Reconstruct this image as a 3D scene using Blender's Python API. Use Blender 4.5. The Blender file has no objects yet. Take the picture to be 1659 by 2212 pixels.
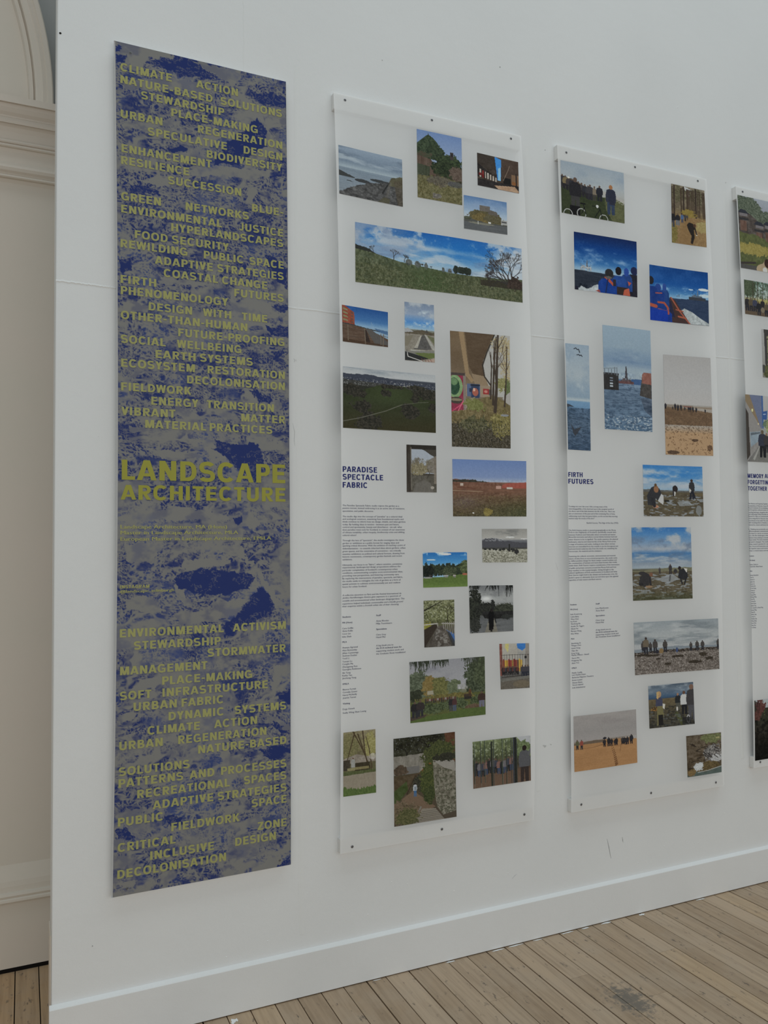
import bpy, bmesh, math, random
import numpy as np
from mathutils import Vector, Matrix

# ------------------------------------------------------------------ scene, camera, light
SC = bpy.context.scene
COL = SC.collection
SC.view_settings.view_transform = 'Standard'
SC.view_settings.look = 'None'
SC.view_settings.gamma = 1.0
SC.view_settings.use_curve_mapping = False
SC.view_settings.exposure = -0.30
SC.cycles.max_bounces = 8
SC.cycles.transparent_max_bounces = 12

FOCAL, YAW, PITCH, ROLL, DIST = 1744.286, 0.420158, 0.0433206, -0.0114728, 2.65525
cam = bpy.data.cameras.new('camera')
cam.sensor_fit = 'VERTICAL'
cam.sensor_height = 36.0
cam.lens = FOCAL * 36.0 / 2212.0
cam.clip_start = 0.05
camo = bpy.data.objects.new('camera', cam)
COL.objects.link(camo)
fw = Vector((math.sin(YAW) * math.cos(PITCH), math.cos(YAW) * math.cos(PITCH), math.sin(PITCH)))
rt = Vector((math.cos(YAW), -math.sin(YAW), 0))
up = rt.cross(fw)
r2 = math.cos(ROLL) * rt + math.sin(ROLL) * up
u2 = -math.sin(ROLL) * rt + math.cos(ROLL) * up
camo.matrix_world = Matrix(((r2.x, u2.x, -fw.x, 0), (r2.y, u2.y, -fw.y, -DIST), (r2.z, u2.z, -fw.z, 1.5), (0, 0, 0, 1)))
SC.camera = camo

world = bpy.data.worlds.new('gallery_daylight')
SC.world = world
world.use_nodes = True
world.node_tree.nodes['Background'].inputs[0].default_value = (0.84, 0.965, 1.0, 1)
world.node_tree.nodes['Background'].inputs[1].default_value = 0.36

def area(name, loc, target, sx, sy, power, col):
    l = bpy.data.lights.new(name, 'AREA')
    l.shape = 'RECTANGLE'; l.size = sx; l.size_y = sy; l.energy = power; l.color = col
    o = bpy.data.objects.new(name, l); COL.objects.link(o)
    o.location = loc
    o.rotation_euler = (Vector(target) - Vector(loc)).to_track_quat('-Z', 'Y').to_euler()
    return o
# roof skylight over the gallery and an unseen front fill added for even light
area('skylight', (2.6, -1.9, 9.0), (2.6, -1.0, 0.0), 11.0, 2.0, 265, (0.84, 0.96, 1.0))
area('front_fill', (0.6, -7.0, 2.1), (0.9, 0.0, 0.8), 14.0, 3.6, 215, (1.0, 0.99, 0.96))

# seen colours are turned into paint colours with the light the prints hang in
PK = 0.53
def lin(c):
    c = np.asarray(c, float) / 255.0
    return np.where(c <= 0.04045, c / 12.92, ((c + 0.055) / 1.055) ** 2.4)
def alb(c, k=None):
    v = np.clip(lin(c) / (k or PK), 0.002, 0.9)
    return tuple(float(x) for x in v)

# ------------------------------------------------------------------ materials
def mat(name, col, rough=0.6, spec=0.3):
    m = bpy.data.materials.new(name); m.use_nodes = True
    b = m.node_tree.nodes['Principled BSDF']
    b.inputs['Base Color'].default_value = (*col[:3], 1)
    b.inputs['Roughness'].default_value = rough
    b.inputs['Specular IOR Level'].default_value = spec
    return m
def nodes(m):
    nt = m.node_tree
    return nt, nt.nodes, nt.links, nt.nodes['Principled BSDF']
def noise(nt, vec, scale, detail=3, rough=0.55):
    n = nt.nodes.new('ShaderNodeTexNoise'); n.inputs['Scale'].default_value = scale
    n.inputs['Detail'].default_value = detail; n.inputs['Roughness'].default_value = rough
    if vec is not None: nt.links.new(vec, n.inputs['Vector'])
    return n
def ramp(nt, fac, stops):
    r = nt.nodes.new('ShaderNodeValToRGB'); e = r.color_ramp.elements
    while len(e) < len(stops): e.new(0.5)
    for q, (p, c) in zip(e, stops): q.position = p; q.color = (*c[:3], 1)
    nt.links.new(fac, r.inputs[0]); return r
def mixc(nt, fac, a, b, mode='MIX'):
    n = nt.nodes.new('ShaderNodeMix'); n.data_type = 'RGBA'; n.blend_type = mode
    for v, i in ((fac, 0), (a, 6), (b, 7)):
        if isinstance(v, (int, float)): n.inputs[i].default_value = v
        elif isinstance(v, tuple): n.inputs[i].default_value = (*v[:3], 1)
        else: nt.links.new(v, n.inputs[i])
    return n.outputs[2]

def paint(name, col, col2, stipple=420, bump=0.12, rough=0.55):
    m = mat(name, col, rough, 0.25); nt, ns, lk, b = nodes(m)
    tc = ns.new('ShaderNodeTexCoord')
    n1 = noise(nt, tc.outputs['Object'], 1.7, 4)
    r1 = ramp(nt, n1.outputs['Fac'], [(0.35, (0, 0, 0)), (0.7, (1, 1, 1))])
    lk.new(mixc(nt, r1.outputs[0], col, col2), b.inputs['Base Color'])
    n2 = noise(nt, tc.outputs['Object'], stipple, 2)
    n3 = noise(nt, tc.outputs['Object'], 26, 3)
    ad = ns.new('ShaderNodeMath'); ad.operation = 'MULTIPLY_ADD'; ad.inputs[1].default_value = 3.0
    lk.new(n3.outputs['Fac'], ad.inputs[0]); lk.new(n2.outputs['Fac'], ad.inputs[2])
    bp = ns.new('ShaderNodeBump'); bp.inputs['Strength'].default_value = bump; bp.inputs['Distance'].default_value = 0.002
    lk.new(ad.outputs[0], bp.inputs['Height']); lk.new(bp.outputs[0], b.inputs['Normal'])
    return m
M = {}
M['wall'] = paint('white_emulsion', (0.80, 0.805, 0.805), (0.77, 0.775, 0.775))
M['skirt'] = paint('white_gloss_paint', (0.80, 0.80, 0.80), (0.75, 0.75, 0.745), 200, 0.10, 0.4)
M['cream'] = paint('cream_wall_paint', (0.74, 0.655, 0.575), (0.70, 0.645, 0.56), 150, 0.06, 0.5)
M['grey'] = paint('spandrel_grey', (0.40, 0.405, 0.40), (0.37, 0.375, 0.37), 150, 0.05)  # plain mid grey for the wall outside the arch
M['batten'] = paint('painted_timber', (0.80, 0.79, 0.77), (0.76, 0.745, 0.72), 90, 0.05, 0.5)
M['dark'] = mat('dark_gap', (0.012, 0.010, 0.009), 0.9, 0.1)
M['screw'] = mat('zinc_screw', (0.16, 0.16, 0.165), 0.35, 0.5)
nodes(M['screw'])[3].inputs['Metallic'].default_value = 0.7
M['scuff'] = mat('graphite_scuff', (0.30, 0.30, 0.30), 0.8, 0.1)
M['smudge'] = mat('faint_smudge', (0.55, 0.555, 0.555), 0.8, 0.1)
M['fleck'] = mat('white_paint_fleck', (0.86, 0.86, 0.85), 0.5, 0.3)
M['seam'] = paint('filled_seam', (0.80, 0.805, 0.80), (0.77, 0.775, 0.77), 300, 0.1)
M['kraft'] = mat('bare_paper_edge', (0.72, 0.72, 0.72), 0.6, 0.2)

def film():
    m = bpy.data.materials.new('drafting_film'); m.use_nodes = True
    nt = m.node_tree; ns = nt.nodes; lk = nt.links; ns.clear()
    out = ns.new('ShaderNodeOutputMaterial')
    d = ns.new('ShaderNodeBsdfDiffuse'); d.inputs[0].default_value = (0.97, 0.97, 0.97, 1)
    t = ns.new('ShaderNodeBsdfTranslucent'); t.inputs[0].default_value = (0.99, 0.99, 0.99, 1)
    p = ns.new('ShaderNodeBsdfTransparent'); p.inputs[0].default_value = (1, 1, 1, 1)
    g = ns.new('ShaderNodeBsdfGlossy'); g.inputs['Roughness'].default_value = 0.45
    a = ns.new('ShaderNodeMixShader'); a.inputs[0].default_value = 0.25
    lk.new(d.outputs[0], a.inputs[1]); lk.new(t.outputs[0], a.inputs[2])
    b = ns.new('ShaderNodeMixShader'); b.inputs[0].default_value = 0.27
    lk.new(a.outputs[0], b.inputs[1]); lk.new(p.outputs[0], b.inputs[2])
    c = ns.new('ShaderNodeMixShader'); c.inputs[0].default_value = 0.03
    lk.new(b.outputs[0], c.inputs[1]); lk.new(g.outputs[0], c.inputs[2])
    lk.new(c.outputs[0], out.inputs[0])
    return m
M['film'] = film()

def print_mat(name, rough, spec):
    m = mat(name, (0.5, 0.5, 0.5), rough, spec); nt, ns, lk, b = nodes(m)
    a = ns.new('ShaderNodeAttribute'); a.attribute_name = 'ink'
    lk.new(a.outputs['Color'], b.inputs['Base Color'])
    return m
M['photo'] = print_mat('inkjet_photograph', 0.5, 0.06)
M['poster'] = print_mat('satin_banner_print', 0.45, 0.08)
M['yellow'] = mat('yellow_ink', alb((125, 124, 80)), 0.45, 0.08)
M['yellow_big'] = mat('strong_yellow_ink', alb((120, 118, 52)), 0.45, 0.08)
M['navy'] = mat('navy_ink', alb((38, 42, 86)), 0.5, 0.06)
M['ink'] = mat('grey_navy_ink', alb((58, 60, 78)), 0.5, 0.06)

def wood():
    m = mat('worn_floorboards', (0.3, 0.22, 0.15), 0.5, 0.3); nt, ns, lk, b = nodes(m)
    tc = ns.new('ShaderNodeTexCoord'); at = ns.new('ShaderNodeAttribute'); at.attribute_name = 'tone'
    sp = ns.new('ShaderNodeSeparateColor'); lk.new(at.outputs['Color'], sp.inputs[0])
    # shift the grain from board to board
    cmb = ns.new('ShaderNodeCombineXYZ'); 
    mu = ns.new('ShaderNodeMath'); mu.operation = 'MULTIPLY'; mu.inputs[1].default_value = 37.0
    lk.new(sp.outputs[1], mu.inputs[0]); lk.new(mu.outputs[0], cmb.inputs[2])
    va = ns.new('ShaderNodeVectorMath'); va.operation = 'ADD'
    lk.new(tc.outputs['Object'], va.inputs[0]); lk.new(cmb.outputs[0], va.inputs[1])
    mp = ns.new('ShaderNodeMapping'); mp.inputs['Scale'].default_value = (70, 3.2, 1)
    lk.new(va.outputs[0], mp.inputs[0])
    g = noise(nt, mp.outputs[0], 1.0, 5, 0.6)
    base = ramp(nt, sp.outputs[0], [(0.0, (0.385, 0.275, 0.18)), (0.35, (0.445, 0.325, 0.22)), (0.68, (0.51, 0.38, 0.265)), (0.72, (0.50, 0.36, 0.23)), (1.0, (0.56, 0.36, 0.20))])
    gr = ramp(nt, g.outputs['Fac'], [(0.3, (0.72, 0.70, 0.68)), (0.55, (1, 1, 1)), (0.8, (1.10, 1.08, 1.05))])
    c1 = mixc(nt, 0.8, base.outputs[0], gr.outputs[0], 'MULTIPLY')
    # dusty lighter wear and dark marks
    n2 = noise(nt, tc.outputs['Object'], 5.5, 5, 0.65)
    w = ramp(nt, n2.outputs['Fac'], [(0.45, (0, 0, 0)), (0.75, (0.55, 0.55, 0.55))])
    c2 = mixc(nt, w.outputs[0], c1, (0.46, 0.365, 0.275))
    mp2 = ns.new('ShaderNodeMapping'); mp2.inputs['Scale'].default_value = (55, 22, 1); lk.new(va.outputs[0], mp2.inputs[0])
    n3 = noise(nt, mp2.outputs[0], 1.0, 4, 0.7)
    k = ramp(nt, n3.outputs['Fac'], [(0.61, (0, 0, 0)), (0.70, (0.8, 0.8, 0.8))])
    c3 = mixc(nt, k.outputs[0], c2, (0.12, 0.095, 0.075))
    # grey worn stain
    so = ns.new('ShaderNodeVectorMath'); so.operation = 'SUBTRACT'; so.inputs[1].default_value = (1.838, -0.49, 0)
    lk.new(tc.outputs['Object'], so.inputs[0])
    sm = ns.new('ShaderNodeVectorMath'); sm.operation = 'MULTIPLY'; sm.inputs[1].default_value = (9.5, 6.0, 1)
    lk.new(so.outputs[0], sm.inputs[0])
    ln = ns.new('ShaderNodeVectorMath'); ln.operation = 'LENGTH'; lk.new(sm.outputs[0], ln.inputs[0])
    n4 = noise(nt, tc.outputs['Object'], 45, 5, 0.7)
    ma = ns.new('ShaderNodeMath'); ma.operation = 'MULTIPLY_ADD'; ma.inputs[1].default_value = 2.6
    lk.new(n4.outputs['Fac'], ma.inputs[0]); lk.new(ln.outputs['Value'], ma.inputs[2])
    st = ramp(nt, ma.outputs[0], [(0.0, (1, 1, 1)), (1.0, (0, 0, 0))])
    mr = ns.new('ShaderNodeMapRange'); mr.inputs[1].default_value = 1.55; mr.inputs[2].default_value = 1.95
    mr.inputs[3].default_value = 0.8; mr.inputs[4].default_value = 0.0
    lk.new(ma.outputs[0], mr.inputs[0])
    c4 = mixc(nt, mr.outputs[0], c3, (0.135, 0.125, 0.11))
    lk.new(c4, b.inputs['Base Color'])
    bp = ns.new('ShaderNodeBump'); bp.inputs['Strength'].default_value = 0.25; bp.inputs['Distance'].default_value = 0.001
    lk.new(g.outputs['Fac'], bp.inputs['Height']); lk.new(bp.outputs[0], b.inputs['Normal'])
    return m
M['wood'] = wood()

# ------------------------------------------------------------------ builders
def wloc(o):
    v = Vector((0, 0, 0))
    while o: v = v + o.location; o = o.parent
    return v
def mk(name, verts, faces, m, parent=None, label=None, smooth=False, ink=None):
    """verts in world metres; the mesh is linked under parent"""
    off = wloc(parent)
    V = np.asarray(verts, float).reshape(-1, 3) - np.array(off)
    me = bpy.data.meshes.new(name)
    me.from_pydata(V.tolist(), [], [tuple(int(i) for i in f) for f in faces])
    if isinstance(m, (list, tuple)):
        for q in m: me.materials.append(q)
    else: me.materials.append(m)
    me.update()
    if ink is not None:
        at = me.color_attributes.new(ink[0], 'FLOAT_COLOR', 'POINT')
        c = np.ones((len(V), 4), np.float32); c[:, :3] = ink[1]
        at.data.foreach_set('color', c.ravel())
    o = bpy.data.objects.new(name, me); COL.objects.link(o)
    if parent: o.parent = parent
    if label: o['label'] = label
    if smooth:
        me.polygons.foreach_set('use_smooth', [True] * len(me.polygons))
    return o
def grid_faces(nx, nz):
    i = np.arange(nx * nz).reshape(nz, nx)
    return np.stack([i[:-1, :-1], i[1:, :-1], i[1:, 1:], i[:-1, 1:]], -1).reshape(-1, 4)
def boxes(bs):
    V, F = [], []
    for x0, x1, y0, y1, z0, z1 in bs:
        n = len(V)
        V += [(x0, y0, z0), (x1, y0, z0), (x1, y1, z0), (x0, y1, z0), (x0, y0, z1), (x1, y0, z1), (x1, y1, z1), (x0, y1, z1)]
        F += [(n, n+3, n+2, n+1), (n+4, n+5, n+6, n+7), (n, n+1, n+5, n+4), (n+1, n+2, n+6, n+5), (n+2, n+3, n+7, n+6), (n+3, n, n+4, n+7)]
    return V, F
def bevel(o, w, seg=2):
    md = o.modifiers.new('bevel', 'BEVEL'); md.width = w; md.segments = seg; md.limit_method = 'ANGLE'
    return o
def sweep_x(prof, x0, x1):
    """closed profile of (y, z) pulled along x"""
    n = len(prof); V = [(x0, y, z) for y, z in prof] + [(x1, y, z) for y, z in prof]
    F = [(i, (i+1) % n, n + (i+1) % n, n + i) for i in range(n)]
    F += [tuple(range(n))[::-1], tuple(range(n, 2*n))]
    return V, F
def fixn(o):
    bm = bmesh.new(); bm.from_mesh(o.data); bmesh.ops.recalc_face_normals(bm, faces=bm.faces); bm.to_mesh(o.data); bm.free()
    return o
def structure(o): o['kind'] = 'structure'; return o
def thing(name, label, cat, loc, group=None):
    o = bpy.data.objects.new(name, None); COL.objects.link(o); o.location = loc
    o.empty_display_size = 0.1
    o['label'] = label; o['category'] = cat
    if group: o['group'] = group
    return o

# ------------------------------------------------------------------ the room
random.seed(4)
XL, D = 0.0855, 0.6037
wall = structure(mk('wall_front', *boxes([(XL, 9.0, 0.0, 0.15, 0.0, 4.9)]), M['wall']))
bevel(wall, 0.003)
sk = structure(fixn(mk('baseboard_front', *sweep_x([(-0.0002, 0.004), (-0.016, 0.004), (-0.016, 0.1425), (-0.0145, 0.1445), (-0.0002, 0.1515)], XL - 0.006, 9.0), M['skirt'])))
structure(mk('trim_1', *boxes([(XL - 0.004, XL - 0.0003, 0.03, 0.14, 0.002, 0.34)]), M['cream']))
# filled plasterboard joints, scuffs and flecks on the partition
def strip(pts, w, y):
    V, F = [], []
    for i, (x, z) in enumerate(pts):
        a = pts[max(0, i-1)]; b = pts[min(len(pts)-1, i+1)]
        d = Vector((b[0]-a[0], b[1]-a[1])).normalized()
        k = w * (0.35 if i in (0, len(pts)-1) else 1) * random.uniform(0.7, 1.2)
        V += [(x - d.y*k, y, z + d.x*k), (x + d.y*k, y, z - d.x*k)]
        if i: n = 2*i; F.append((n-2, n-1, n+1, n))
    return V, F
def joint(a, b, w, h=0.0009, n=60):
    V, F = [], []
    for i in range(n+1):
        t = i / n; x = a[0] + (b[0]-a[0])*t; z = a[1] + (b[1]-a[1])*t
        dx, dz = b[0]-a[0], b[1]-a[1]; L = math.hypot(dx, dz); px, pz = -dz/L, dx/L
        j = random.uniform(-0.0012, 0.0012)
        for s, yy in ((-1, -0.0001), (-0.1, -h), (1, -0.0001)):
            V.append((x + px*(s*w + j), yy, z + pz*(s*w + j)))
        if i:
            q = 3*i
            F += [(q-3, q-2, q+1, q), (q-2, q-1, q+2, q+1)]
    return V, F
for a, b, w, h in (((XL, 2.334), (0.262, 2.332), 0.004, 0.0016), ((0.822, 2.333), (3.1, 2.332), 0.004, 0.0014),
                ((0.679, 3.13), (0.678, 4.2), 0.002, 0.0007), ((0.868, 3.2), (0.866, 0.2), 0.010, 0.0007), ((1.835, 3.1), (1.828, 0.55), 0.011, 0.0009),
                ((2.90, 3.1), (2.905, 0.55), 0.011, 0.0009)):
    fixn(mk('filled_joint', *joint(a, b, w, h), M['seam'], wall))
def disc(x, z, r, y, n=10, jag=0.0):
    V = [(x, y, z)]
    V += [(x + r*math.cos(2*math.pi*i/n)*(1 + random.uniform(-jag, jag)), y, z + r*math.sin(2*math.pi*i/n)*(1 + random.uniform(-jag, jag))) for i in range(n)]
    return V, [(0, 1 + (i+1) % n, 1 + i) for i in range(n)]
for x, z, r, mm in ((0.094, 3.120, 0.0035, 'dark'), (1.712, 3.396, 0.0022, 'scuff'), (1.2, 3.30, 0.0015, 'scuff'), (0.2, 0.30, 0.0016, 'scuff'), (1.92, 3.10, 0.0018, 'scuff'), (2.91, 3.14, 0.0016, 'scuff')):
    mk('nail_hole', *disc(x, z, r, -0.0006, 10, 0.15), M[mm], wall)
for pts, w, mm in (([(2.152, 0.317), (2.160, 0.285), (2.165, 0.258), (2.170, 0.237)], 0.0012, 'scuff'), ([(2.229, 0.313), (2.231, 0.30), (2.233, 0.29)], 0.001, 'scuff'),
                   ([(1.70, 0.238), (1.712, 0.248), (1.722, 0.252)], 0.001, 'smudge'), ([(0.850, 2.156), (0.855, 2.150), (0.852, 2.143)], 0.0016, 'smudge'),
                   ([(0.858, 2.153), (0.861, 2.146)], 0.0012, 'smudge'), ([(0.845, 1.93), (0.852, 1.90), (0.85, 1.87), (0.853, 1.85)], 0.0009, 'smudge'),
                   ([(1.852, 0.722), (1.862, 0.716), (1.868, 0.719)], 0.004, 'smudge'), ([(1.885, 0.722), (1.893, 0.720)], 0.004, 'smudge'), ([(1.93, 1.43), (1.94, 1.40)], 0.0012, 'smudge')):
    mk('scuff_mark', *strip(pts, w, -0.0005), M[mm], wall)
V, F = [], []
for i in range(90):
    x, z = random.uniform(0.12, 3.6), random.choice((random.uniform(0.17, 0.45), random.uniform(0.17, 3.5)))
    r = random.uniform(0.0008, 0.0026); n = len(V)
    V += [(x, -0.0015, z)] + [(x + r*math.cos(k*1.256)*random.uniform(.7, 1.4), -0.0001, z + r*math.sin(k*1.256)*random.uniform(.7, 1.4)) for k in range(5)]
    F += [(n, n+1+(k+1) % 5, n+1+k) for k in range(5)]
fl = mk('plaster_flecks', V, F, M['fleck'], wall); fl['kind'] = 'stuff'

# the older building wall seen past the partition's end
back = structure(mk('wall_back', *boxes([(-2.6, 0.9, D, D + 0.3, 0.0, 3.19)]), M['cream']))
mk('spandrel', *boxes([(-2.6, 2.0, D + 0.12, D + 0.3, 3.19, 5.2)]), M['grey'], back)
ZS, CX = 3.192, -1.347
def ring(prof, n=72):
    """profile (r, y) turned round the arch centre, half circle"""
    V, F = [], []
    m_ = len(prof)
    for i in range(n+1):
        a = math.pi * i / n
        for r, y in prof: V.append((CX + r*math.cos(a), y, ZS + r*math.sin(a)))
        if i:
            for j in range(m_-1):
                q = i*m_ + j; F.append((q-m_, q-m_+1, q+1, q))
    return V, F
structure(fixn(mk('trim_2', *ring([(1.44, D + 0.125), (1.44, D - 0.012), (1.436, D - 0.016), (1.421, D - 0.016), (1.418, D - 0.010), (1.404, D - 0.012), (1.400, D - 0.006),
        (1.384, D - 0.004), (1.378, D + 0.002), (1.376, D + 0.022), (1.371, D + 0.026), (1.371, D + 0.016), (1.358, D + 0.016), (1.354, D + 0.030), (1.352, D + 0.044)]), M['cream'])))
n = 64
V = [(CX, D + 0.04, ZS)] + [(CX + 1.353*math.cos(math.pi*i/n), D + 0.04, ZS + 1.353*math.sin(math.pi*i/n)) for i in range(n+1)]
mk('tympanum', V, [(0, i+2, i+1) for i in range(n)], M['cream'], back)
def zc(z, p): return 1.5 + (z - 1.5) * (1 - p / 3.259)
prof = [(0.0, 3.206), (0.085, 3.206), (0.085, 3.180), (0.072, 3.176), (0.069, 3.160), (0.060, 3.142), (0.050, 3.128), (0.048, 3.122), (0.054, 3.120), (0.056, 3.110), (0.053, 3.100), (0.044, 3.098),
        (0.034, 3.085), (0.027, 3.066), (0.023, 3.042), (0.024, 3.038), (0.031, 3.036), (0.034, 3.030), (0.031, 3.024), (0.026, 3.022), (0.029, 3.019), (0.030, 3.014), (0.026, 3.009), (0.016, 3.004), (0.012, 2.990),
        (0.012, 2.952), (0.018, 2.946), (0.032, 2.940), (0.034, 2.932), (0.030, 2.920), (0.021, 2.910), (0.018, 2.905), (0.024, 2.902), (0.025, 2.897), (0.021, 2.892), (0.008, 2.886), (0.0, 2.872), (-0.01, 2.872), (-0.01, 3.206)]
structure(fixn(mk('trim_3', *sweep_x([(D - p, zc(z, p)) for p, z in prof], -2.6, 0.86), M['cream'])))
sp = [(0.0, 0.372), (0.006, 0.350), (0.015, 0.318), (0.018, 0.300), (0.019, 0.281), (0.026, 0.278), (0.029, 0.270), (0.026, 0.262), (0.030, 0.258), (0.031, 0.250), (0.026, 0.243), (0.016, 0.240), (0.016, 0.014), (-0.01, 0.014), (-0.01, 0.372)]
structure(fixn(mk('baseboard_back', *sweep_x([(D - p, z) for p, z in sp], -2.6, 0.86), M['cream'])))
structure(mk('gap_shade', *boxes([(-2.6, 0.86, D - 0.017, D - 0.006, 0.0, 0.013)]), M['dark']))  # near-black strip painting in the shade of the gap under the skirting

# floor: one board after another, laid square to the wall
edges = [0.685, 0.767, 0.845, 0.928, 1.009, 1.093, 1.166, 1.255, 1.328, 1.411, 1.492, 1.573, 1.652, 1.734, 1.816, 1.899, 1.982, 2.058, 2.140, 2.224, 2.298, 2.385, 2.465]
lo = [0.061, 0.139, 0.218, 0.296, 0.374, 0.452, 0.530, 0.607]
x = -0.016
while x > -2.6: lo.insert(0, x); x -= random.uniform(0.076, 0.083)
edges = lo + edges
while edges[-1] < 8.6: edges.append(edges[-1] + random.uniform(0.077, 0.086))
joints = {1.481: -0.300, 1.801: -0.300, 1.893: -0.212, 1.975: -0.295, 1.97: -0.50, 2.207: -0.291, 2.534: -0.28}
V, F, T = [], [], []
random.seed(11)
for a, b in zip(edges[:-1], edges[1:]):
    g0 = random.choice((0.0014, 0.0018, 0.0018, 0.0036)); g1 = 0.0015
    cuts = [-7.0]
    y = -7.0 + random.uniform(0.2, 1.6)
    while y < -0.75: cuts.append(y); y += random.uniform(0.7, 1.9)
    for jx, jy in joints.items():
        if a - 0.004 < jx < b - 0.01: cuts.append(jy)
    cuts = sorted(cuts) + [0.64]
    for c, d in zip(cuts[:-1], cuts[1:]):
        n = len(V)
        bx, fx = boxes([(a + g0, b - g1, c + 0.0004, d - 0.0004, -0.018, 0.0)])
        V += bx; F += [tuple(n + i for i in f) for f in fx]
        t = (random.random() * 0.68 if random.random() < 0.93 else 0.74, random.random(), 0)
        if b < 0.3: t = (0.80 + t[0] * 0.25, t[1], 0)
        T += [t] * 8
V2, F2 = boxes([(-2.7, 8.8, -7.1, 0.7, -0.06, -0.014)])
fl = structure(mk('floor', V, F, M['wood'], ink=('tone', np.array(T))))
mk('subfloor', V2, F2, M['dark'], fl)
# splashes of white paint left on the boards by the skirting
random.seed(3)
for x, w, d in ((2.30, 0.03, 0.016), (2.12, 0.05, 0.010), (1.93, 0.06, 0.009), (1.70, 0.07, 0.008), (1.62, 0.06, 0.010), (1.13, 0.03, 0.006), (1.42, 0.04, 0.009), (0.62, 0.018, 0.03), (0.63, 0.012, 0.022), (2.02, 0.04, 0.010), (1.80, 0.05, 0.007), (2.62, 0.05, 0.008)):
    n = 14; y0 = -0.0165 if d < 0.02 else -0.035
    ou = [(x + w/2*math.cos(2*math.pi*i/n)*random.uniform(.6, 1.2), y0 - d/2*(1 + math.sin(2*math.pi*i/n)*random.uniform(.5, 1.2)), 0.0008) for i in range(n)]
    mk('paint_splash', [(x, y0 - d/2, 0.0009)] + ou, [(0, 1+i, 1+(i+1) % n) for i in range(n)], M['fleck'], fl)

# ------------------------------------------------------------------ lettering
CAPW = 0.222
def arcp(cx, cy, rx, ry, a0, a1, n=14, e=2.35):
    P = []
    for i in range(n+1):
        a = math.radians(a0 + (a1-a0)*i/n); c, s = math.cos(a), math.sin(a)
        P.append((cx + rx*math.copysign(abs(c)**(2/e), c), cy + ry*math.copysign(abs(s)**(2/e), s)))
    return P
def ribbon(P, w=CAPW):
    L, R = [], []
    for i, p in enumerate(P):
        a = P[max(0, i-1)]; b = P[min(len(P)-1, i+1)]
        d = Vector((b[0]-a[0], b[1]-a[1])).normalized()
        k = w/2
        if 0 < i < len(P)-1:
            d1 = Vector((p[0]-a[0], p[1]-a[1])); 
            if d1.length: k = k / max(0.5, abs(d.dot(d1.normalized())))
        L.append((p[0]-d.y*k, p[1]+d.x*k)); R.append((p[0]+d.y*k, p[1]-d.x*k))
    return [[L[i], R[i], R[i+1], L[i+1]] for i in range(len(P)-1)]
def bar(x0, y0, x1, y1): return [[(x0, y0), (x1, y0), (x1, y1), (x0, y1)]]
def diag(x0, x1, w, y0=0.0, y1=1.0): return [[(x0, y0), (x0+w, y0), (x1+w, y1), (x1, y1)]]
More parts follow.
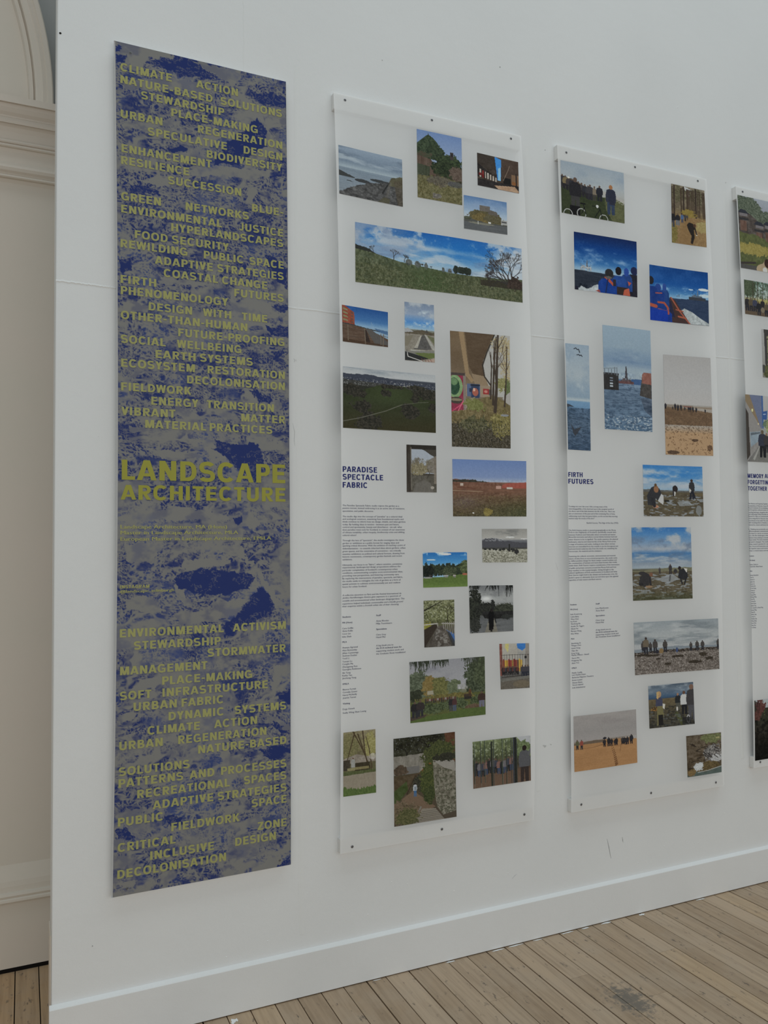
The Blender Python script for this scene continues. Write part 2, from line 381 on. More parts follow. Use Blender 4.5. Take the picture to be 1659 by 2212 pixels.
def glyphs():
    w = CAPW; h = w/2; t = 0.18; k = 0.24; G = {}
    def bowl(x, y0, y1, r):                       # right hand bowl from x
        ry = (y1-y0)/2 - t/2; cy = (y0+y1)/2
        return bar(0.07+h, y1-t, x, y1) + bar(0.07+h, y0, x, y0+t) + ribbon(arcp(x, cy, r, ry, 90, -90, 12), t*1.08)
    st = lambda x: bar(x, 0, x+w, 1)
    G['I'] = (st(.07), .07+w+.07)
    G['L'] = (st(.07) + bar(.07, 0, .60, t), .63)
    G['E'] = (st(.07) + bar(.07, 0, .66, t) + bar(.07, 1-t, .65, 1) + bar(.07, .425, .61, .425+t), .71)
    G['F'] = (st(.07) + bar(.07, 1-t, .63, 1) + bar(.07, .41, .58, .41+t), .66)
    G['T'] = (st(.33-h) + bar(.03, 1-t, .63, 1), .66)
    G['H'] = (st(.07) + st(.54) + bar(.07, .425, .7, .425+t), .81)
    G['N'] = (st(.07) + st(.55) + [[(.07, 1), (.07+k, 1), (.55+w, 0), (.55+w-k, 0)]], .82)
    G['M'] = (st(.07) + st(.70) + [[(.07, 1), (.07+k*1.15, 1), (.485+h*.85, 0), (.485-h*.85, 0)], [(.90-k*1.15, 1), (.90, 1), (.485+h*.85, 0), (.485-h*.85, 0)]], .97)
    G['A'] = (diag(.0, .27, .215) + diag(.585, .315, .215) + bar(.17, .19, .63, .19+t*.85), .80)
    G['V'] = ([[(.0, 1), (k, 1), (.34+k*.45, 0), (.34-k*.45, 0)], [(.68-k, 1), (.68, 1), (.34+k*.45, 0), (.34-k*.45, 0)]], .68)
    G['W'] = ([[(.0, 1), (.21, 1), (.26+.1, 0), (.26-.1, 0)], [(.485-.1, 1), (.485+.1, 1), (.36, 0), (.16, 0)], [(.385, 1), (.585, 1), (.81, 0), (.61, 0)], [(.76, 1), (.97, 1), (.71+.1, 0), (.71-.1, 0)]], .97)
    G['Y'] = ([[(.0, 1), (k+.01, 1), (.34+h, .42), (.34-h, .42)], [(.68-k-.01, 1), (.68, 1), (.34+h, .42), (.34-h, .42)]] + bar(.34-h, 0, .34+h, .43), .68)
    G['Z'] = (bar(.04, 1-t, .63, 1) + bar(.03, 0, .64, t) + [[(.03, t), (.03+.02, 0), (.63, 1-t), (.37, 1-t)], [(.03, t), (.30, t), (.63, 1-t), (.37, 1-t)]], .67)
    G['K'] = (st(.07) + [[(.07+w, .33), (.07+w, .58), (.50, 1), (.75, 1)], [(.27, .52), (.42, .68), (.77, 0), (.51, 0)]], .76)
    G['X'] = (diag(.0, .44, k) + diag(.44, .0, k), .67)
    O = arcp(.43, .5, .43-h-.03, .5-t/2+.012, 0, 360, 36)
    G['O'] = (ribbon(O, (w+t)/2 + .008), .86)
    G['Q'] = (ribbon(O, (w+t)/2 + .008) + [[(.46, .30), (.58, .40), (.84, .02), (.70, -.06)]], .86)
    G['C'] = (ribbon(arcp(.42, .5, .42-h-.03, .5-t/2+.012, 40, 320, 30), (w+t)/2 + .008), .80)
    G['G'] = (ribbon(arcp(.43, .5, .43-h-.03, .5-t/2+.012, 40, 318, 30), (w+t)/2 + .008) + bar(.44, .36, .80, .36+t) + bar(.64, .02, .80, .45), .86)
    G['U'] = (bar(.07, .34, .07+w, 1) + bar(.55, .34, .75, 1) + ribbon(arcp(.41, .36, .24, .36-t/2+.012, 180, 360, 18), (w+t)/2 + .012), .82)
    G['J'] = (bar(.34, .3, .54, 1) + ribbon(arcp(.285, .30, .155, .30-t/2+.012, 200, 360, 14), (w+t)/2), .60)
    G['D'] = (st(.07) + bar(.07, 1-t, .40, 1) + bar(.07, 0, .40, t) + ribbon(arcp(.36, .5, .30, .5-t/2, 90, -90, 16), (w+t)/2), .80)
    G['P'] = (st(.07) + bowl(.42, .36, 1, .18), .70)
    G['B'] = (st(.07) + bowl(.42, .455, 1, .155) + bowl(.44, 0, .575, .175), .76)
    G['R'] = (st(.07) + bowl(.43, .40, 1, .18) + [[(.30, .42), (.50, .42), (.74, 0), (.51, 0)]], .76)
    G['S'] = (ribbon(arcp(.37, .725, .235, .275-t/2+.012, 25, 190, 14) + arcp(.37, .725, .235, .225, 190, 262, 5)[1:] + arcp(.37, .27, .245, .225, 82, 0, 6) + arcp(.37, .27, .25, .27-t/2+.012, 0, -158, 14)[1:], (w+t)/2), .74)
    G['-'] = (bar(.04, .34, .36, .34+t), .40)
    return G
GL = glyphs()
def caps(text):
    V, F = [], []; x = 0.0
    for ch in text:
        if ch == ' ': x += .34; continue
        polys, adv = GL[ch]
        for p in polys:
            if sum(p[i-1][0]*p[i][1] - p[i][0]*p[i-1][1] for i in range(len(p))) < 0: p = p[::-1]
            n = len(V); V += [(px + x, pz) for px, pz in p]; F.append(tuple(range(n, n + len(p))))
        x += adv + 0.045
    V = np.array(V); V[:, 0] -= V[:, 0].min()
    return V, F
_cu = bpy.data.curves.new('setting', 'FONT'); _cu.resolution_u = 2
_ob = bpy.data.objects.new('setting', _cu); COL.objects.link(_ob)
def typeset(text, bold=0.0, shear=0.0, heavy=0.0):
    _cu.body = text; _cu.offset = bold; _cu.shear = shear
    bpy.context.view_layer.update()
    dg = bpy.context.evaluated_depsgraph_get()
    me = _ob.evaluated_get(dg).to_mesh()
    n = len(me.vertices); co = np.empty(n*3); me.vertices.foreach_get('co', co); co = co.reshape(-1, 3)[:, :2].copy()
    F = [tuple(p.vertices) for p in me.polygons]
    _ob.evaluated_get(dg).to_mesh_clear()
    if heavy:                                      # a heavier weight: the outline struck twice, a hair apart
        F = F + [tuple(i + n for i in f) for f in F]; co = np.concatenate([co, co + [heavy, 0.0]])
    co[:, 0] -= co[:, 0].min()
    return co, F
# ------------------------------------------------------------------ measured positions (metres on the wall)
PH={
 'P1':(1,[(1.0074, 2.9236), (1.2579, 2.9184), (1.254, 2.7379), (1.0055, 2.7436)],138,103),
 'P2':(1,[(1.3236, 3.0513), (1.5128, 3.0521), (1.5015, 2.7837), (1.3154, 2.7844)],95,146),
 'P3':(1,[(1.5788, 3.0079), (1.7676, 3.0072), (1.763, 2.8773), (1.5744, 2.8764)],89,69),
 'P4':(1,[(1.5102, 2.8258), (1.7032, 2.8306), (1.6999, 2.7001), (1.5052, 2.6938)],94,71),
 'P5':(1,[(1.063, 2.6501), (1.762, 2.6535), (1.7569, 2.438), (1.059, 2.4321)],360,123),
 'P6':(1,[(1.0058, 2.3441), (1.1825, 2.3373), (1.1803, 2.2104), (1.0071, 2.2146)],99,77),
 'P7':(1,[(1.2487, 2.3831), (1.3665, 2.3831), (1.3649, 2.1694), (1.2459, 2.1691)],63,125),
 'P8':(1,[(1.4307, 2.2943), (1.692, 2.3005), (1.6853, 1.8676), (1.4301, 1.8647)],128,246),
 'P9':(1,[(1.0063, 2.1273), (1.3655, 2.1222), (1.364, 1.9114), (1.0043, 1.9128)],199,128),
 'P10':(1,[(1.246, 1.8645), (1.3644, 1.8649), (1.3648, 1.695), (1.2454, 1.6945)],63,101),
 'P11':(1,[(1.4306, 1.8189), (1.7542, 1.8219), (1.7518, 1.61), (1.4319, 1.6089)],159,121),
 'P12':(1,[(1.5548, 1.5629), (1.7538, 1.5632), (1.7541, 1.4357), (1.5571, 1.4387)],96,72),
 'P13':(1,[(1.307, 1.4781), (1.4901, 1.4777), (1.4927, 1.3517), (1.309, 1.3527)],96,74),
 'P14':(1,[(1.4986, 1.354), (1.6899, 1.3504), (1.6916, 1.1774), (1.5033, 1.1787)],94,101),
 'P15':(1,[(1.3101, 1.3063), (1.436, 1.3056), (1.4391, 1.137), (1.3137, 1.1386)],66,100),
 'P16':(1,[(1.6301, 1.1326), (1.7606, 1.1281), (1.7637, 0.9583), (1.6368, 0.9618)],62,97),
 'P17':(1,[(1.2545, 1.0906), (1.5666, 1.0899), (1.5718, 0.8742), (1.2595, 0.8737)],163,128),
 'P18':(1,[(1.0058, 0.8656), (1.125, 0.8663), (1.1292, 0.645), (1.0073, 0.6461)],69,137),
 'P19':(1,[(1.1938, 0.825), (1.4411, 0.8244), (1.4503, 0.5141), (1.1993, 0.5155)],134,186),
 'P20':(1,[(1.5164, 0.7787), (1.7672, 0.7768), (1.7717, 0.605), (1.5212, 0.6053)],123,99),
 'Q1':(2,[(1.9749, 3.0573), (2.2962, 3.0612), (2.287, 2.8405), (1.9709, 2.8379)],134,111),
 'Q2':(2,[(2.5587, 3.0633), (2.7496, 3.0643), (2.7431, 2.8042), (2.5468, 2.7989)],72,124),
 'Q3':(2,[(2.0268, 2.7678), (2.3471, 2.7711), (2.3395, 2.5315), (2.0208, 2.5285)],134,122),
 'Q4':(2,[(2.4129, 2.6832), (2.7418, 2.6898), (2.7345, 2.4498), (2.4064, 2.4436)],125,117),
 'Q5':(2,[(1.9659, 2.3037), (2.0802, 2.303), (2.0754, 1.8758), (1.9669, 1.8775)],49,228),
 'Q6':(2,[(2.1511, 2.3957), (2.4041, 2.3967), (2.3991, 1.9678), (2.1482, 1.9678)],104,221),
 'Q7':(2,[(2.4704, 2.3023), (2.7348, 2.3089), (2.7323, 1.8787), (2.4685, 1.8755)],100,214),
 'Q8':(2,[(2.3419, 1.8287), (2.6673, 1.8296), (2.6689, 1.6153), (2.3426, 1.6153)],127,109),
 'Q9':(2,[(2.2749, 1.5689), (2.5957, 1.5688), (2.5985, 1.2666), (2.2789, 1.2684)],128,156),
 'Q10':(2,[(2.2802, 1.179), (2.7416, 1.1756), (2.7462, 0.9581), (2.2856, 0.965)],181,111),
 'Q11':(2,[(2.3542, 0.915), (2.5947, 0.9142), (2.6011, 0.737), (2.3591, 0.7402)],95,91),
 'Q12':(2,[(1.9745, 0.8278), (2.2887, 0.8265), (2.2939, 0.6092), (1.9771, 0.6109)],136,117),
 'Q13':(2,[(2.5529, 0.6903), (2.752, 0.686), (2.7534, 0.5147), (2.5595, 0.5168)],74,87),
 'T1':(3,[(2.9517, 3.0808), (3.2517, 3.0808), (3.2493, 2.741), (2.9493, 2.741)],126,157),
 'T2':(3,[(2.9639, 2.6888), (3.2039, 2.6888), (3.2015, 2.5306), (2.9615, 2.5306)],100,74),
 'T3':(3,[(3.0591, 2.4714), (3.1791, 2.4714), (3.1757, 2.2491), (3.0557, 2.2491)],50,104),
 'T4':(3,[(2.9412, 2.1636), (3.2012, 2.1636), (3.2007, 1.862), (2.9407, 1.862)],109,145),
 'T5':(3,[(2.9541, 0.8032), (3.2841, 0.8032), (3.284, 0.5392), (2.954, 0.5392)],138,130),
}

BW=[
 ('CLIMATE',0.272,0.4335,3.0283),
 ('ACTION',0.5124,0.6531,3.0339),
 ('NATURE-BASED',0.2721,0.5668,2.99),
 ('SOLUTIONS',0.5931,0.8072,2.9918),
 ('STEWARDSHIP',0.3361,0.6061,2.9531),
 ('PLACE-MAKING',0.4313,0.7208,2.9165),
 ('URBAN',0.2731,0.4036,2.8799),
 ('REGENERATION',0.518,0.8078,2.8773),
 ('SPECULATIVE',0.3571,0.6149,2.8388),
 ('DESIGN',0.6717,0.8075,2.8371),
 ('ENHANCEMENT',0.2762,0.5635,2.7668),
 ('BIODIVERSITY',0.5469,0.8073,2.7996),
 ('RESILIENCE',0.2753,0.4891,2.7278),
 ('SUCCESSION',0.4212,0.663,2.6889),
 ('GREEN',0.2755,0.3989,2.6121),
 ('NETWORKS',0.4776,0.6889,2.6108),
 ('BLUE-',0.7,0.8097,2.6429),
 ('ENVIRONMENTAL',0.2756,0.5971,2.5731),
 ('JUSTICE',0.6546,0.8092,2.5685),
 ('HYPERLANDSCAPES',0.4313,0.809,2.5343),
 ('FOOD',0.3177,0.4201,2.4973),
 ('SECURITY',0.4335,0.6205,2.4913),
 ('REWILDING',0.2742,0.4831,2.4618),
 ('PUBLIC',0.5366,0.6694,2.4591),
 ('SPACE',0.6903,0.8101,2.4549),
 ('ADAPTIVE',0.3795,0.5667,2.4218),
 ('STRATEGIES',0.5811,0.8099,2.4174),
 ('COASTAL',0.4075,0.5837,2.3826),
 ('CHANGE',0.5966,0.7517,2.3791),
 ('FIRTH',0.2744,0.3843,2.3449),
 ('FUTURES',0.6378,0.8094,2.3426),
 ('PHENOMENOLOGY',0.2752,0.6172,2.3082),
 ('DESIGN',0.3607,0.4981,2.2679),
 ('WITH',0.5332,0.6277,2.2659),
 ('TIME',0.6634,0.7511,2.2636),
 ('OTHER-THAN-HUMAN',0.2754,0.6821,2.2296),
 ('FUTURE-PROOFING',0.4536,0.811,2.1908),
 ('SOCIAL',0.2756,0.4139,2.1542),
 ('WELLBEING',0.4491,0.661,2.152),
 ('EARTH',0.382,0.5093,2.1145),
 ('SYSTEMS',0.5233,0.7,2.1135),
 ('ECOSYSTEM',0.2769,0.5073,2.0775),
 ('RESTORATION',0.5482,0.8119,2.0763),
 ('DECOLONISATION',0.4816,0.8117,2.0389),
 ('FIELDWORK',0.2771,0.4959,2.0017),
 ('ENERGY',0.369,0.5185,1.961),
 ('TRANSITION',0.5452,0.7724,1.963),
 ('VIBRANT',0.2773,0.4446,1.9257),
 ('MATTER',0.6601,0.8122,1.9227),
 ('MATERIAL',0.3503,0.5432,1.8876),
 ('PRACTICES',0.5547,0.7666,1.8862),
 ('LANDSCAPE',0.2795,0.8109,1.7202),
 ('ARCHITECTURE',0.2762,0.8113,1.6577),
 ('Landscape Architecture, MA (Hons)',0.2757,0.6118,1.5669),
 ('Master in Landscape Architecture, MLA',0.2758,0.6488,1.5486),
 ('European Master in Landscape Architecture, EMiLA',0.2758,0.7614,1.5289),
 ('INSTAGRAM',0.2752,0.3642,1.3803),
 ('@landscape_edinburgh',0.2752,0.4407,1.3669),
 ('ENVIRONMENTAL',0.2749,0.5992,1.2289),
 ('ACTIVISM',0.6289,0.8098,1.2286),
 ('STEWARDSHIP',0.3169,0.5894,1.1887),
 ('STORMWATER',0.5463,0.8093,1.1519),
 ('MANAGEMENT',0.2759,0.5455,1.1127),
 ('PLACE-MAKING',0.4033,0.693,1.0734),
 ('SOFT',0.2754,0.3703,1.0361),
 ('INFRASTRUCTURE',0.404,0.7465,1.0359),
 ('URBAN',0.3162,0.4487,0.9983),
 ('FABRIC',0.4634,0.5973,1.0002),
 ('DYNAMIC',0.4232,0.5984,0.9598),
 ('SYSTEMS',0.6338,0.8093,0.9609),
 ('CLIMATE',0.3586,0.5215,0.9214),
 ('ACTION',0.567,0.7093,0.9222),
 ('URBAN',0.274,0.4051,0.8823),
 ('REGENERATION',0.453,0.7409,0.884),
 ('NATURE-BASED',0.5158,0.8094,0.846),
 ('SOLUTIONS',0.2732,0.489,0.8047),
 ('PATTERNS',0.2726,0.4687,0.7664),
 ('AND',0.4882,0.5674,0.7706),
 ('PROCESSES',0.5891,0.8089,0.771),
 ('RECREATIONAL',0.3279,0.6176,0.729),
 ('SPACES',0.664,0.8086,0.7307),
 ('ADAPTIVE',0.3742,0.5642,0.6899),
 ('STRATEGIES',0.5778,0.8092,0.6903),
 ('SPACE',0.6895,0.8089,0.6543),
 ('PUBLIC',0.2709,0.406,0.6499),
 ('FIELDWORK',0.4315,0.65,0.6139),
 ('ZONE',0.7096,0.8084,0.5775),
 ('CRITICAL',0.2704,0.4449,0.573),
 ('DESIGN',0.6347,0.771,0.5382),
 ('INCLUSIVE',0.3669,0.5661,0.534),
 ('DECOLONISATION',0.2696,0.6046,0.4948),
]

TXT={1:[
 ('The Paradise Spectacle Fabric studio rejects the garden as a','r',1.0010,1.2154,1.6447),
 ('passive retreat, instead embracing it as an active site of resistance,','r',1.0010,1.2373,1.6356),
 ('speculation, and public discourse.','r',1.0010,1.1173,1.6255),
 ('The studio digs into the concept of "paradise" as a cultural ideal','r',1.0009,1.2273,1.6068),
 ('and ecological construct, examining how foundational myths and','r',1.0009,1.2321,1.5977),
 ('ideals continue to inform how we design, inhabit, and value gardens','r',1.0008,1.2398,1.5886),
 ('today. By holding ideas in tension - between past and future,','r',1.0008,1.2151,1.5790),
 ('control and spontaneity, beauty and disturbance - we ask: what','r',1.0008,1.2260,1.5699),
 ('does paradise mean now for Scotland, in context of our awareness','r',1.0008,1.2369,1.5608),
 ('of climate instability, urban inequity, biodiversity crisis and shifting','r',1.0007,1.2358,1.5517),
 ('cultural values?','r',1.0007,1.0524,1.5421),
 ('Through the lens of "spectacle", the studio investigates the show','r',1.0007,1.2335,1.5240),
 ('garden or exhibition as a public format for staging ideas and','r',1.0007,1.2143,1.5144),
 ('sparking critical discourse. With the ambition of reaching a point of','r',1.0007,1.2389,1.5058),
 ('defamiliarisation - to unsettle inherited ideas about gardens, urban','r',1.0007,1.2389,1.4962),
 ('green spaces, and the constraints of convention - we critically','r',1.0007,1.2213,1.4866),
 ('examine exhibitions as political and cultural formats, drawing from','r',1.0006,1.2361,1.4771),
 ('historic movements, contemporary garden festivals and recent','r',1.0006,1.2256,1.4680),
 ('exhibitions.','r',1.0006,1.0372,1.4584),
 ('Ultimately, our focus is on "fabric", where sensitive, sometimes','r',1.0001,1.2261,1.4397),
 ('experimental, landscape-led design propositions address the','r',1.0001,1.2196,1.4311),
 ("particular complexities of Scotland's contemporary urban",'r',1.0001,1.2081,1.4215),
 ('conditions, communicating complex socio-environmental ideas,','r',1.0001,1.2288,1.4124),
 ('provoking new perspectives, and fostering community care.','r',1.0001,1.2146,1.4029),
 ('By exploring the intersections of paradise, spectacle, and fabric,','r',1.0001,1.2288,1.3933),
 ('the studio seeks to reimagine the role of gardens as a form of','r',1.0001,1.2206,1.3838),
 ('spatial activism to cultivate environmentally just and resilient','r',1.0001,1.2189,1.3742),
 ('future for urban Scotland.','r',1.0002,1.0915,1.3647),
 ('A collective excursion to Paris and the Festival International de','i',1.0002,1.2228,1.3360),
 ('Jardins Hortillonnages Amiens gave exposure to a spectrum of','i',1.0002,1.2217,1.3270),
 ('notable and unconventional urban landscape design/gardens. This','i',1.0002,1.2353,1.3170),
 ('experience helped individuals contextualise and critically ground','i',1.0002,1.2299,1.3069),
 ('their enquiries within a Scottish urban site of their choosing.','i',1.0003,1.2135,1.2979),
 ('Students','b',1.0003,1.0322,1.2616),
 ('MA (Hons)','b',1.0004,1.0374,1.2421),
 ('Cara Griffin','n',1.0004,1.0411,1.2225),
 ('Anna Kellie','n',1.0005,1.0396,1.2135),
 ('Coco Lin','n',1.0005,1.0313,1.2039),
 ('Isha Shah','n',1.0005,1.0340,1.1939),
 ('MLA','b',1.0006,1.0175,1.1758),
 ('Ananya Agrawal','n',1.0007,1.0579,1.1567),
 ('Alex Bottomley','n',1.0007,1.0554,1.1472),
 ('Jillian Cummings','n',1.0007,1.0606,1.1377),
 ('Andrew Dunbar','n',1.0008,1.0559,1.1286),
 ('Youli Li','n',1.0008,1.0265,1.1195),
 ('Yuxuan Lu','n',1.0009,1.0369,1.1090),
 ('Conglin Ma','n',1.0009,1.0410,1.1000),
 ('Zhengyang Ren','n',1.0009,1.0571,1.0905),
 ('Georgina Robinson','n',1.0010,1.0707,1.0814),
 ('Shi Tang','n',1.0010,1.0313,1.0700),
 ('Kathy Yan','n',1.0011,1.0371,1.0609),
 ('Jincheng Yang','n',1.0011,1.0526,1.0518),
 ('EMiLA','b',1.0028,1.0259,1.0321),
 ('Bianca Furtak','n',1.0029,1.0528,1.0130),
 ('Cornelia Gower','n',1.0029,1.0576,1.0035),
 ('Harry McNeilly','n',1.0030,1.0555,0.9939),
 ('Joanna Tarvet','n',1.0030,1.0525,0.9844),
 ('Visiting','b',1.0031,1.0303,0.9648),
 ('Doga Ozturk','n',1.0032,1.0480,0.9458),
 ('Stella Wing Shan Leung','n',1.0033,1.0903,0.9329),
 ('Staff','b',1.1265,1.1451,1.2617),
 ('Anna Rhodes','n',1.1265,1.1746,1.2422),
 ('Milja Tuomivaara','n',1.1265,1.1870,1.2330),
 ('Specialists','b',1.1266,1.1672,1.2136),
 ('Chris Gray','n',1.1266,1.1640,1.1942),
 ('Hazel Mei','n',1.1267,1.1619,1.1854),
 ('A big thank you to','n',1.1267,1.1921,1.1563),
 ('the ECA technical team for','b',1.1268,1.2247,1.1471),
 ('supporting student work and','n',1.1268,1.2319,1.1373),
 ('the Graduate Show installation!','n',1.1268,1.2396,1.1276),
],2:[
 ('"Looking out over the cove I felt a strong sense of the','i',1.9644,2.1522,1.6519),
 ('interchangeability of the land and sea in this marginal world of','i',1.9643,2.1858,1.6424),
 ('the shore, and of the links between the life of the two. There was','i',1.9641,2.1904,1.6329),
 ('also an awareness of the past and of the continuing flow of time,','i',1.9639,2.1909,1.6234),
 ('obliterating much that had gone before, as the sea had that morning','i',1.9637,2.2036,1.6134),
 ('washed away the tracks of the bird."','i',1.9635,2.0889,1.6044),
 ('Rachel Carson, The Edge of the Sea (1955)','r',2.0490,2.2064,1.5866),
 ('The Firth Futures studio is centred geographically on the Moray','r',1.9627,2.1935,1.5575),
 ('Firth in the Highlands of Scotland, specifically coastal sites','r',1.9625,2.1947,1.5491),
 ('between Findhorn and Helmsdale where terrestrial and marine','r',1.9623,2.1911,1.5396),
 ('lifeworlds intertwine and where normal divides between land and','r',1.9622,2.1984,1.5307),
 ('water deserve to be re-signified. The studio examines the physical','r',1.9620,2.2030,1.5212),
 ('landscapes, natures and waterworlds of the Moray Firth across','r',1.9619,2.1926,1.5117),
 ('a range of locations and scales, looking at sites where various','r',1.9617,2.1876,1.5023),
 ('interests are intensified from the outside in (at the bioregional and','r',1.9615,2.2031,1.4928),
 ('hydroterritorial scale) but also from the inside out, examining the','r',1.9614,2.1982,1.4839),
 ('microscopic, the material and the miniature.','r',1.9612,2.1210,1.4744),
 ('Examining the cultural, economic, environmental and material','r',1.9609,2.1894,1.4550),
 ('nature of sites from an eco-critical perspective, this studio seeks','r',1.9608,2.1988,1.4455),
 ('to define positive change for these unique coastal localities and','r',1.9606,2.1952,1.4366),
 ('the communities of humans and more-than-humans that reside','r',1.9605,2.1964,1.4277),
 ('within them. Firth Futures requires consideration of the intersection','r',1.9603,2.2092,1.4182),
 ('of public and private concerns around the Moray Firth and how','r',1.9602,2.1927,1.4083),
 ('they manifest on the coastal margins. Giving thought to the','r',1.9600,2.1796,1.3988),
 ('cultural significance of Firth environments in Scotland and what','r',1.9599,2.1971,1.3899),
 ('their futures might hold in the climate and biodiversity crisis, the','r',1.9598,2.1983,1.3805),
 ("studio's quest to ultimately draw out and draw upon the agential",'r',1.9596,2.2022,1.3710),
 ('capacities of vital waters and fluid natures.','r',1.9595,2.1177,1.3616),
 ('Students','b',1.9645,1.9954,1.2650),
 ('MA (Hons)','b',1.9648,2.0004,1.2462),
 ('Isaia Armstrong','n',1.9652,2.0196,1.2273),
 ('Calvin Batty','n',1.9653,2.0052,1.2173),
 ('Yihua Chen','n',1.9655,2.0037,1.2079),
 ('Ivy Kinzi','n',1.9656,1.9952,1.1985),
 ('Xiaohong Ma','n',1.9658,2.0119,1.1896),
 ('Amelie Mc Taggart','n',1.9660,2.0300,1.1796),
 ('Zikuan Pei','n',1.9661,2.0007,1.1702),
 ('Mariana Wang','n',1.9663,2.0161,1.1608),
 ('Nina White','n',1.9665,2.0030,1.1508),
 ('MLA','b',1.9668,1.9828,1.1309),
 ('Jianzheng Ai','n',1.9671,2.0123,1.1131),
 ('Wingyu Chen','n',1.9673,2.0141,1.1043),
 ('Liyuan Gong','n',1.9675,2.0095,1.0943),
 ('Yilan Shi','n',1.9677,1.9984,1.0838),
 ('Kaiqi Song','n',1.9679,2.0047,1.0739),
 ('Martha Wilmot - Sitwell','n',1.9680,2.0508,1.0666),
 ('Xiaorui Wu','n',1.9682,2.0051,1.0551),
 ('Pengpeng Xia','n',1.9684,2.0167,1.0457),
 ('Jinyu You','n',1.9686,2.0030,1.0362),
 ('EMiLA','b',1.9689,1.9918,1.0164),
 ('Maelle Castille','n',1.9693,2.0181,0.9975),
 ('Lara Sophie Dejon','n',1.9695,2.0349,0.9892),
 ('Barberina Filippone Theodora','n',1.9697,2.0728,0.9793),
 ('Emma Lattimi','n',1.9699,2.0178,0.9688),
 ('Alessia Mattia','n',1.9701,2.0184,0.9589),
 ('Vincent Quansil','n',1.9702,2.0222,0.9500),
 ('Lola Schlotheimer','n',1.9704,2.0331,0.9395),
 ('Staff','b',2.0870,2.1069,1.2639),
 ('Lisa MacKenzie','n',2.0867,2.1508,1.2458),
 ('Anna Reid','n',2.0866,2.1292,1.2363),
 ('Specialists','b',2.0863,2.1322,1.2166),
 ('Chris Gray','n',2.0861,2.1293,1.1980),
 ('Hazel Mei','n',2.0859,2.1265,1.1890),
 ('A big thank you to','n',2.0856,2.1616,1.1598),
 ('the ECA technical team for','b',2.0854,2.1953,1.1502),
 ('supporting student work and','n',2.0853,2.2000,1.1407),
 ('the Graduate Show installation!','n',2.0852,2.2087,1.1317),
],3:[
 ('The Memory and Forgetting Together studio is','r',2.9401,3.0890,1.6743),
 ('Fontainebleau of Histories, Found, Made and','r',2.9400,3.0887,1.6644),
 ('Beyond treatment of it is including practices','r',2.9399,3.0884,1.6555),
 ('and forgotten cultural truths, it is our','r',2.9399,3.0880,1.6464),
 ('working landscape, alongside with making','r',2.9398,3.0876,1.6361),
 ('and addressing Urban Everyday and living','r',2.9397,3.0873,1.6273),
 ('Beyond VL, Plays on Commemoration and','r',2.9397,3.0870,1.6178),
 ('Active things like for Histories, beyond the','r',2.9396,3.0866,1.6082),
 ('Constituent of site itself. The same work','r',2.9395,3.0863,1.5984),
 ('with everything before of rhythms and time','r',2.9395,3.0860,1.5892),
 ('memories, nature and local interests.','r',2.9394,3.0856,1.5797),
 ('It, Thinking was previously one of the','r',2.9385,3.0849,1.5603),
 ('official programme commemorations and','r',2.9385,3.0846,1.5515),
 ('it is listed as a city for its monuments of','r',2.9384,3.0843,1.5416),
 ('loss, the live landscapes with them','r',2.9384,3.0840,1.5321),
 ('between those waiting to remember and','r',2.9383,3.0837,1.5226),
 ('forgot ended. The views remembered and','r',2.9383,3.0833,1.5134),
 ('ground it changed. The studio asks','r',2.9382,3.0830,1.5039),
 ('being research question for our work','r',2.9382,3.0827,1.4944),
 ('loss, those and memories and place','r',2.9382,3.0824,1.4846),
 ('its together space and memories of','r',2.9381,3.0821,1.4751),
 ('ways a created space and memory.','r',2.9381,3.0818,1.4652),
 ('Students','b',2.9396,2.9677,1.4416),
 ('MA (Hons)','b',2.9398,2.9725,1.4223),
 ('Bailey Calderon','n',2.9401,2.9909,1.4036),
 ('Yasmin Bee, Alistair Kennet','n',2.9402,3.0201,1.3945),
 ('MLA','b',2.9405,2.9550,1.3745),
 ('Bastien Alexandrine','n',2.9407,2.9926,1.3562),
 ('Yuan Du','n',2.9409,2.9624,1.3466),
 ('Haoxin Fu','n',2.9410,2.9676,1.3370),
 ('Jialei Gu','n',2.9411,2.9677,1.3273),
 ('Qiuhan Gu','n',2.9413,2.9678,1.3177),
 ('Chanhee Han','n',2.9414,2.9730,1.3081),
 ('Ai Van Hoang','n',2.9416,2.9757,1.2985),
 ('Yuanyu Li','n',2.9417,2.9683,1.2889),
 ('Yiming Li','n',2.9419,2.9684,1.2792),
 ('Yuyang Miao','n',2.9420,2.9736,1.2696),
 ('Meiting Milou','n',2.9421,2.9788,1.2600),
 ('Zeqi Nie','n',2.9423,2.9663,1.2504),
 ('Yuhang Pan','n',2.9424,2.9715,1.2408),
 ('Dionna Quan','n',2.9426,2.9742,1.2312),
 ('Qichen Tang','n',2.9428,2.9744,1.2216),
 ('Yau Ying Man Co, Winona Wang','n',2.9429,3.0177,1.2120),
 ('Haoxuan Wang','n',2.9431,2.9772,1.2023),
 ('Wenyi Wu','n',2.9432,2.9672,1.1927),
 ('Weijia Yang','n',2.9434,2.9750,1.1831),
 ('Chang Yu','n',2.9435,2.9676,1.1735),
 ('Weizhen Zeng','n',2.9437,2.9778,1.1639),
 ('Wenyi Zhang','n',2.9439,2.9755,1.1543),
 ('Kevin Zhou','n',2.9440,2.9731,1.1447),
 ('Xuan Zhou','n',2.9442,2.9707,1.1351),
 ('Du Zhuang','n',2.9444,2.9709,1.1255),
]}
